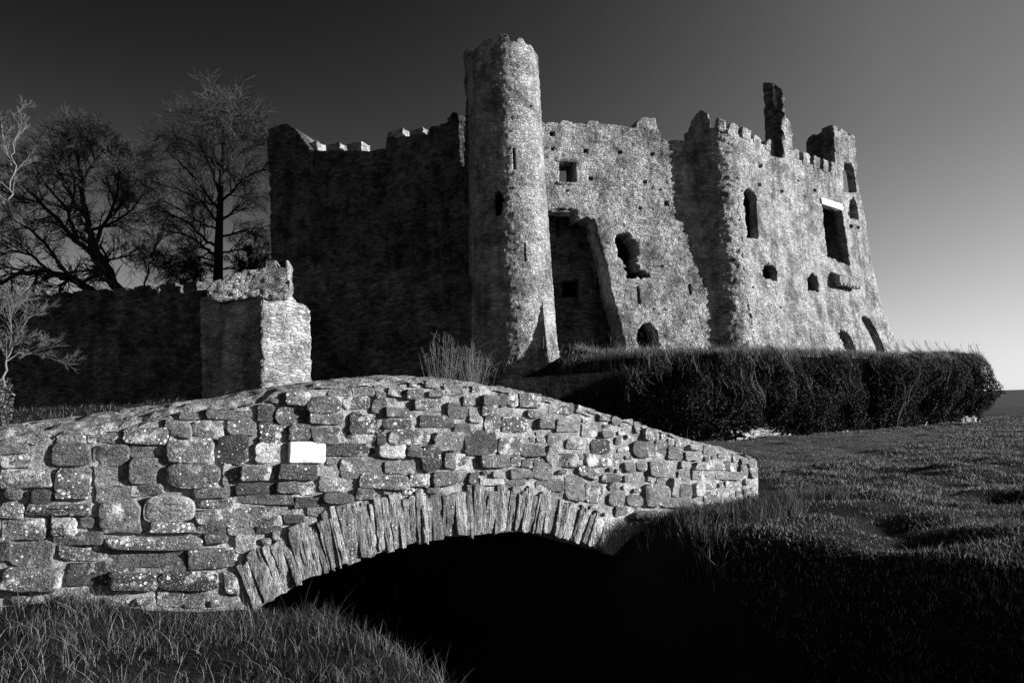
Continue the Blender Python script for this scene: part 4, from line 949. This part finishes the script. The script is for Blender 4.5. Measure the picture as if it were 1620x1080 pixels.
# pale tree cut by the frame edge
t = Tree(8, up=0.06, wig=0.09, minr=0.008, spread=0.6, ratio=0.66, dens=1.1, levels=3); D = 36.0
b0 = foot(at(-45, 560, D))
t.guide([np.array([b0[0], b0[1], b0[2] - .2]), at(-30, 430, D), at(-8, 372, D), at(12, 348, D), at(20, 310, D), at(16, 262, D), at(24, 215, D), at(26, 182, D)], [.10, .085, .065, .05, .042, .034, .025, .012], 0, 12, 0.3, 2.6)
t.guide([at(14, 340, D), at(2, 320, D), at(-12, 290, D)], [.05, .04, .02], 0, 5); t.guide([at(18, 262, D), at(5, 225, D), at(2, 185, D)], [.05, .04, .02], 0, 8); t.guide([at(20, 230, D), at(34, 200, D), at(40, 186, D)], [.03, .02, .01], 0, 6)
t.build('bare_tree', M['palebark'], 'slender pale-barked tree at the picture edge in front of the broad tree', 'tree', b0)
# small bare tree by the wall foot
t = Tree(12, up=0.05, wig=0.09, minr=0.0032, spread=0.6, ratio=0.72, dens=1.1, levels=3); D = 14.0
b0 = foot(at(4, 640, D))
t.guide([np.array([b0[0], b0[1], b0[2] - .1]), at(6, 600, D), at(9, 572, D), at(20, 548, D)], [.032, .026, .022, .014], 0, 4, .6, 0.8)
for pts in ([(9, 572), (35, 555), (62, 560), (88, 570)], [(12, 565), (28, 525), (48, 500), (66, 492)], [(9, 572), (0, 540), (-8, 510), (-4, 486)], [(15, 555), (18, 520), (14, 495), (22, 478)], [(20, 548), (45, 535), (70, 540)]):
    t.guide([at(u, v, D + tl_r.uniform(-.4, .4)) for u, v in pts], np.linspace(.013, .004, len(pts)), 0, 8, .15)
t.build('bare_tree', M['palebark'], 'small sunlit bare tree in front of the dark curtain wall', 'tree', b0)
# sapling and undergrowth behind the battlements
t = Tree(15, up=0.16, wig=0.1, minr=0.012, spread=0.7, ratio=0.6, dens=1.1, levels=3); D = 40.0
b0 = foot(at(222, 520, D))
t.guide([np.array([b0[0], b0[1], b0[2] - .1]), at(224, 455, D), at(238, 420, D), at(246, 385, D), at(252, 365, D)], [.07, .06, .05, .03, .015], 0, 12, .35, 2.2)
t.build('sapling', M['bark'], 'thin leafless sapling between the two large bare trees', 'sapling', b0)
for k, (u, v, wpx, hpx, D) in enumerate([(395, 440, 34, 62, 42.5), (300, 450, 40, 40, 42.0)]):
    t = Tree(21 + k, up=0.02, wig=0.2, minr=0.010, spread=0.9, ratio=0.65, dens=1.5, levels=3); b0 = foot(at(u, 520, D))
    for q in range(9):
        du = tl_r.uniform(-wpx, wpx); t.guide([np.array([b0[0], b0[1], b0[2]]), at(u + du * .3, v, D), at(u + du, v - hpx * tl_r.uniform(.5, 1), D + tl_r.uniform(-.6, .6))], [.05, .04, .015], 0, 9, .45, 1.6)
    t.build('shrub', M['bark'], ['tangled dark shrub under the tall tree, against the castle corner tower', 'low tangled shrub under the tall tree, above the turret parapet'][k], 'shrub', b0)
# bare shoots on the far side of the bridge
for k, (u, v, wpx, hpx, D) in enumerate([(700, 600, 36, 78, 11.0), (748, 604, 28, 66, 11.3)]):
    b0 = foot(at(u, 604, D)); tb = Tubes(); r = np.random.default_rng(60 + k); zb = at(u, 606, D)[2]
    for q in range(60):
        du = r.normal(0, .6) * wpx; tip = at(u + du, v - hpx * r.uniform(.55, 1.02) * (1 - .3 * abs(du / wpx)), D + r.normal(0, .2)); st = np.array([b0[0] + r.normal(0, .06), b0[1] + r.normal(0, .06), b0[2] - .05])
        mid = np.array([(st[0] * .62 + tip[0] * .38), (st[1] + tip[1]) / 2, st[2] * .35 + tip[2] * .65]) + r.normal(0, .02, 3)
        tb.add(np.array([st, (st + mid) / 2 + r.normal(0, .01, 3), mid, tip]), [.0048, .0042, .0035, .0018], 3)
        for _ in range(6 if k else 4):
            f = r.random(); p = mid * (1 - f) + tip * f; e = p + np.array([r.normal(0, .09), r.normal(0, .09), r.uniform(.03, .16)]); tb.add(np.array([p, (p + e) / 2 + r.normal(0, .008, 3), e]), [.0026, .0022, .0014], 3)
    o = thing('bush', b0, ['upright sunlit bare shoots behind the bridge crest, beside a twiggier bush', 'twiggy sunlit bare bush behind the bridge, on the castle tower side of the shoots'][k], 'bush')
    obj('stems', tb.mesh('stems'), M['palebark'], o)

# ------------------------------------------------------------------ overgrown retaining wall
PATH = np.array([PLAT[0], PLAT[1], PLAT[2], PLAT[3], PLAT[4], PLAT[5], (HE[0] + 0.6, HE[1] + 12)])
seg = np.hypot(*np.diff(PATH, axis=0).T); cum = np.r_[0, np.cumsum(seg)]
def on_path(s):
    x = np.interp(s, cum, PATH[:, 0]); y = np.interp(s, cum, PATH[:, 1]); e = 0.6
    dx = np.interp(s + e, cum, PATH[:, 0]) - np.interp(s - e, cum, PATH[:, 0]); dy = np.interp(s + e, cum, PATH[:, 1]) - np.interp(s - e, cum, PATH[:, 1])
    l = np.hypot(dx, dy) + 1e-9; return x, y, dy / l, -dx / l
class PathS:
    def fwd(s, S, Z, off): x, y, nx_, ny_ = on_path(S); return np.stack([x + nx_ * off, y + ny_ * off, Z + 0 * S], -1)
panel('retaining_wall', PathS(), [(0.1, -0.5), (cum[-1] - .1, -0.5), (cum[-1] - .1, 3.3), (0.1, 2.9)], res=0.16, thick=0.5, mat=M['pale_rubble'], px=False, rag=0.0, seed=71, amp=1.0,
      label='rubble retaining wall showing in pale patches under the overgrown hedge', cat='wall')
r = np.random.default_rng(88)
def hedge_off(s, z):                      # how far the growth bulges from the wall
    lump = 0.75 + 3.4 * fbm(s * 0.42, z * 0.30, 93, 4)
    bare = np.maximum(np.exp(-((s - (cum[3] + 2.6)) / 2.6) ** 2), np.exp(-((s - (cum[4] - 1.3)) / 1.7) ** 2)) * sstep(0.75, 0.15, z)
    return np.clip(lump * (0.35 + 0.75 * sstep(0.0, 1.6, z)) * (1 - 0.75 * sstep(2.7, 4.5, z)), 0.08, 2) * (1 - bare) - 0.25 * bare, bare
n = 150000
def ztop(s): return 3.62 + 0.5 * fbm(s * .5, s * 0 + 2, 98, 3) + 0.45 * np.exp(-((s - (cum[4] - 2.5)) / 3.2) ** 2) - 0.9 * sstep(cum[4] - 0.6, cum[4] + 2.0, s) - 1.3 * sstep(cum[3] - .5, cum[1], s)
s_ = r.uniform(0, cum[-1], n); z_ = 0.02 + r.random(n) * (ztop(s_) - .02)
ho, bare = hedge_off(s_, z_)
keep = (r.random(n) > bare * 0.97) & (r.random(n) < .25 + 2.2 * (vn(s_ * 1.3, z_ * 1.3, 95) * .6 + vn(s_ * 4, z_ * 4, 96) * .4 - .30) + .8 * (vn(s_ * .45, z_ * .35, 97) - .5)); s_, z_, ho = s_[keep], z_[keep], ho[keep]
dep = ho * (1 - r.random(len(s_)) ** 2.2 * 0.8)
P = PathS().fwd(s_, z_, dep); P += r.normal(0, .05, P.shape)
low = sstep(PLAT[1][0] + 1.5, PLAT[0][0], P[:, 0]); P[:, 2] -= 1.2 * low
sz = r.uniform(.025, .07, len(P))
a = r.normal(0, 1, P.shape); a /= np.linalg.norm(a, axis=1)[:, None]; b = np.cross(a, r.normal(0, 1, P.shape)); b /= np.linalg.norm(b, axis=1)[:, None]
V = np.stack([P - a * sz[:, None], P + b * sz[:, None] * .6, P + a * sz[:, None], P - b * sz[:, None] * .6], 1).reshape(-1, 3)
n2 = 46000                                # dense inner layer
s2, z2 = r.uniform(0, cum[-1], n2), r.uniform(0, 3.9, n2); h2, b2 = hedge_off(s2, z2); k2 = r.random(n2) > b2 * 1.02; s2, z2, h2 = s2[k2], z2[k2], h2[k2]
P2 = PathS().fwd(s2, z2, np.minimum(r.uniform(.1, .3, len(s2)), np.maximum(h2 * .7, .06))); P2[:, 2] = np.minimum(P2[:, 2], ztop(s2) - .1); P2[:, 2] -= 1.2 * sstep(PLAT[1][0] + 1.5, PLAT[0][0], P2[:, 0])
d2 = r.uniform(.07, .13, len(P2)); a2 = r.normal(0, 1, P2.shape); a2 /= np.linalg.norm(a2, axis=1)[:, None]; c2 = np.cross(a2, r.normal(0, 1, P2.shape)); c2 /= np.linalg.norm(c2, axis=1)[:, None]
V = np.concatenate([V, np.stack([P2 - a2 * d2[:, None], P2 + c2 * d2[:, None] * .7, P2 + a2 * d2[:, None], P2 - c2 * d2[:, None] * .7], 1).reshape(-1, 3)])
hedge = thing('hedge', (12, 30, 0), 'dark hedge of ivy and brambles hanging over the retaining wall below the castle', 'hedge')
obj('foliage', mesh_np('foliage', V, quads=np.arange(len(V)).reshape(-1, 4)), M['ivy'], hedge, kind='stuff')
# trailing strands and dead stems in the hedge
tb = Tubes()
for q in range(1500):
    s = r.uniform(0.5, cum[-1] - .5); z0_ = r.uniform(1.2, 4.1); l = r.uniform(.4, 1.6); up = r.random() < .45
    zz = np.linspace(z0_, max(0.05, z0_ - l) if not up else min(z0_ + l * .8, 4.6), 4); ss = s + np.cumsum(r.normal(0, .09, 4))
    ho_, br_ = hedge_off(ss, zz)
    if br_.max() > .5: continue
    Pq = PathS().fwd(ss, zz, ho_ + r.uniform(-.1, .14)); tb.add(Pq, np.full(4, r.uniform(.006, .013)), 3)
for q in range(1500):
    s = r.uniform(cum[1], cum[-1] - .3); z0_ = r.uniform(3.3, 3.95); l = r.uniform(.3, 1.1); k_ = np.linspace(0, 1, 4)
    ss = s + np.cumsum(r.normal(0, .06, 4)); zz = z0_ + .18 * np.sin(k_ * 2.2) - l * k_ ** 1.6
    ho_, br_ = hedge_off(ss, zz); tb.add(PathS().fwd(ss, zz, np.maximum(ho_, .2) * (.4 + .6 * k_) + r.uniform(0, .2)), np.array([.008, .007, .006, .003]) * r.uniform(.7, 1.3), 3)
obj('stems', tb.mesh('stems'), M['strand'], hedge, kind='stuff')

# ------------------------------------------------------------------ grass
def blades(x, y, z, h, wd, lean, r, seg=3):
    n = len(x); az = r.uniform(0, 2 * np.pi, n); fa = r.uniform(0, 2 * np.pi, n)
    lx, ly = np.cos(az) * lean * h, np.sin(az) * lean * h; wx, wy = np.cos(fa) * wd, np.sin(fa) * wd
    L = []
    for q in range(seg):
        t = q / seg; k = 1 - .55 * t
        cx, cy, cz = x + lx * t * t, y + ly * t * t, z + h * t * (1 - .15 * lean * t)
        L += [np.stack([cx - wx * k, cy - wy * k, cz], 1), np.stack([cx + wx * k, cy + wy * k, cz], 1)]
    L.append(np.stack([x + lx, y + ly, z + h * (1 - .15 * lean)], 1))
    V = np.stack(L, 1); nv = 2 * seg + 1; base = np.arange(n)[:, None] * nv
    Q = np.concatenate([base + np.array([2 * q, 2 * q + 1, 2 * q + 3, 2 * q + 2]) for q in range(seg - 1)]); T = base + np.array([2 * seg - 2, 2 * seg - 1, 2 * seg])
    return V.reshape(-1, 3), Q, T
def grass_obj(name, label, x, y, h, wd, lean, r, mat, seg=3, dz=-0.01):
    z = H(x, y) + dz; V, Q, T = blades(x, y, z, h, wd, lean, r, seg)
    return obj(name, mesh_np(name, V, quads=Q, tris=T), mat, None, label, 'grass', None, 'stuff')
def bridge_clear(x, y):                   # keep blades out of the bridge's body
    xs_, ys_ = BC.X, BC.Y
    k = np.clip(np.searchsorted(xs_, x), 1, len(xs_) - 1); yb = np.interp(x, xs_, ys_); hb = np.interp(x, xs_, BC.hd)
    dist = (yb - y) * np.cos(hb)
    inb = (x > xs_[2]) & (x < np.interp(s_end, BC.S, BC.X) + 1.2)
    return ~(inb & (dist < 0.02) & (dist > -2.75))
r = np.random.default_rng(101)
# near bank: clumps
n = 60000
cx_, cy_ = r.uniform(-4.6, 0.9, 1500), r.uniform(1.7, 6.2, 1500); ci = r.integers(0, 1500, n)
x = np.where(r.random(n) < .45, cx_[ci] + r.normal(0, .05, n), r.uniform(-4.8, 0.9, n)); y = np.where(r.random(n) < .0, 0, cy_[ci] + r.normal(0, .05, n))
q = x * .72 + (y - 6.8) * .69; k = (q < -1.75) & bridge_clear(x, y) & (y > 1.6)
x, y, ci = x[k], y[k], ci[k]
hh = r.uniform(.03, .13, len(x)) * (.4 + 1.3 * vn(x * 2.2, y * 2.2, 44)) * np.where(r.random(len(x)) < .04, 1.9, 1) 
grass_obj('grass', 'rough grass on the near bank in front of the bridge', x, y, hh, r.uniform(.0010, .0022, len(x)), r.uniform(.1, 1.1, len(x)), r, M['grass'], 4)
# field beyond and right-hand bank
n = 380000
yy = 4.6 + 46 * r.random(n) ** 2.1; xx = yy * r.uniform(-.05, .95, n) + r.uniform(0, 3, n)
tuft = vn(xx * 1.1, yy * 1.1, 55) * .6 + vn(xx * 3.3, yy * 3.3, 56) * .4
k = (r.random(n) < .25 + 1.0 * tuft) & bridge_clear(xx, yy) & (~inside(xx, yy, TRACK) | (r.random(n) < .8)) & ~inside(xx, yy, PLAT) & (xx > -0.5)
q = xx * .72 + (yy - 6.8) * .69; k &= q > 1.0
xx, yy, tuft = xx[k], yy[k], tuft[k]
hh = (.022 + .10 * np.clip(tuft - .25, 0, 1)) * r.uniform(.5, 1.4, len(xx)) * (1 + .012 * yy)
in_t = inside(xx, yy, TRACK); hh[in_t] = hh[in_t] * .5 + .05
near = (yy < 12) & (r.random(len(xx)) < .10); hh[near] *= 1.7
grass_obj('grass', 'tufted pasture grass of the field beside the bridge', xx, yy, hh, .0016 + .00042 * yy * r.uniform(.6, 1.3, len(xx)), r.uniform(.1, .9, len(xx)), r, M['pasture'], 2)
# tussocks where the bridge ends
n = 9000
tc = np.array([BC.fwd(np.array([s]), np.array([0.0]), np.array([o]))[0][:2] for s, o in zip(r.uniform(s_end - 2.6, s_end + .3, 60), r.uniform(.05, 1.0, 60))])
ci = r.integers(0, 60, n); x = tc[ci, 0] + r.normal(0, .09, n); y = tc[ci, 1] + r.normal(0, .09, n); k = bridge_clear(x, y); x, y = x[k], y[k]
grass_obj('grass', 'long tussock grass against the low end of the bridge', x, y, r.uniform(.08, .26, len(x)), r.uniform(.0018, .004, len(x)), r.uniform(.1, .8, len(x)), r, M['grass'], 3)
# long dry grass along the top of the hedge
n = 34000
s_ = r.uniform(cum[1], cum[-1], n); P = PathS().fwd(s_, 0 * s_, r.uniform(-2.6, .35, n)); x, y = P[:, 0], P[:, 1]
hh = r.uniform(.12, .5, n) * (.5 + vn(x * .8, y * .8, 66)); hh[r.random(n) < .03] *= 1.9
z = np.maximum(H(x, y), 3.55 - 1.2 * sstep(PLAT[1][0] + 1.5, PLAT[0][0], x)); V, Q, T = blades(x, y, z - .05, hh, r.uniform(.006, .013, n), r.uniform(.05, .9, n), r, 2)
n3 = 16000                                # tufts leaning out over the hedge's upper face
s3 = r.uniform(cum[1], cum[-1], n3); z3 = ztop(s3) - .25 * r.random(n3) - .55 * r.random(n3) ** 3; o3, _ = hedge_off(s3, z3); P3 = PathS().fwd(s3, z3, o3 * r.uniform(.3, 1.0, n3))
P3[:, 2] -= 1.2 * sstep(PLAT[1][0] + 1.5, PLAT[0][0], P3[:, 0]); V3, Q3, T3 = blades(P3[:, 0], P3[:, 1], P3[:, 2], r.uniform(.1, .45, n3) * (.3 + 1.2 * vn(s3 * .9, s3 * 0, 67)), r.uniform(.005, .011, n3), r.uniform(.1, 1.2, n3), r, 2)
Q = np.concatenate([Q, Q3 + len(V)]); T = np.concatenate([T, T3 + len(V)]); V = np.concatenate([V, V3])
obj('grass', mesh_np('grass', V, quads=Q, tris=T), M['drygrass'], None, 'long dry grass along the top of the hedge below the castle walls', 'grass', None, 'stuff')

# rough grass between the bridge and the curtain wall
n = 16000
yy = r.uniform(5.5, 26, n); xx = yy * r.uniform(-.85, .05, n); k = bridge_clear(xx, yy); xx, yy = xx[k], yy[k]
grass_obj('grass', 'dim rough grass behind the bridge at the foot of the curtain wall', xx, yy, r.uniform(.06, .25, len(xx)), r.uniform(.003, .008, len(xx)), r.uniform(.1, .9, len(xx)), r, M['grass'], 2)
# leafy bush at the picture edge, behind the bridge's low end
b0 = foot(at(-14, 660, 7.6)); o = thing('bush', b0, 'small sunlit leafy bush at the picture edge under the small bare tree', 'bush')
n = 2600; P = r.normal(0, 1, (n, 3)); P /= np.linalg.norm(P, axis=1)[:, None]; P *= (r.random((n, 1)) ** .4) * np.array([.22, .22, .38]) * (0.7 + .5 * vn(P[:, :1] * 3, P[:, 2:] * 3, 12)); cz = at(-14, 640, 7.6)[2]
P += np.array([b0[0], b0[1], cz]); d2 = r.uniform(.010, .022, n); a2 = r.normal(0, 1, P.shape); a2 /= np.linalg.norm(a2, axis=1)[:, None]; c2 = np.cross(a2, r.normal(0, 1, P.shape)); c2 /= np.linalg.norm(c2, axis=1)[:, None]
V = np.stack([P - a2 * d2[:, None], P + c2 * d2[:, None] * .6, P + a2 * d2[:, None], P - c2 * d2[:, None] * .6], 1).reshape(-1, 3)
obj('foliage', mesh_np('foliage', V, quads=np.arange(len(V)).reshape(-1, 4)), M['leaf'], o, kind='stuff')
tb = Tubes()
for q in range(14): e = np.array([b0[0], b0[1], cz]) + r.normal(0, .13, 3); tb.add(np.array([[b0[0], b0[1], b0[2] - .05], (np.array(b0) + e) / 2 + r.normal(0, .02, 3), e]), [.012, .008, .004], 4)
obj('stems', tb.mesh('stems'), M['bark'], o)
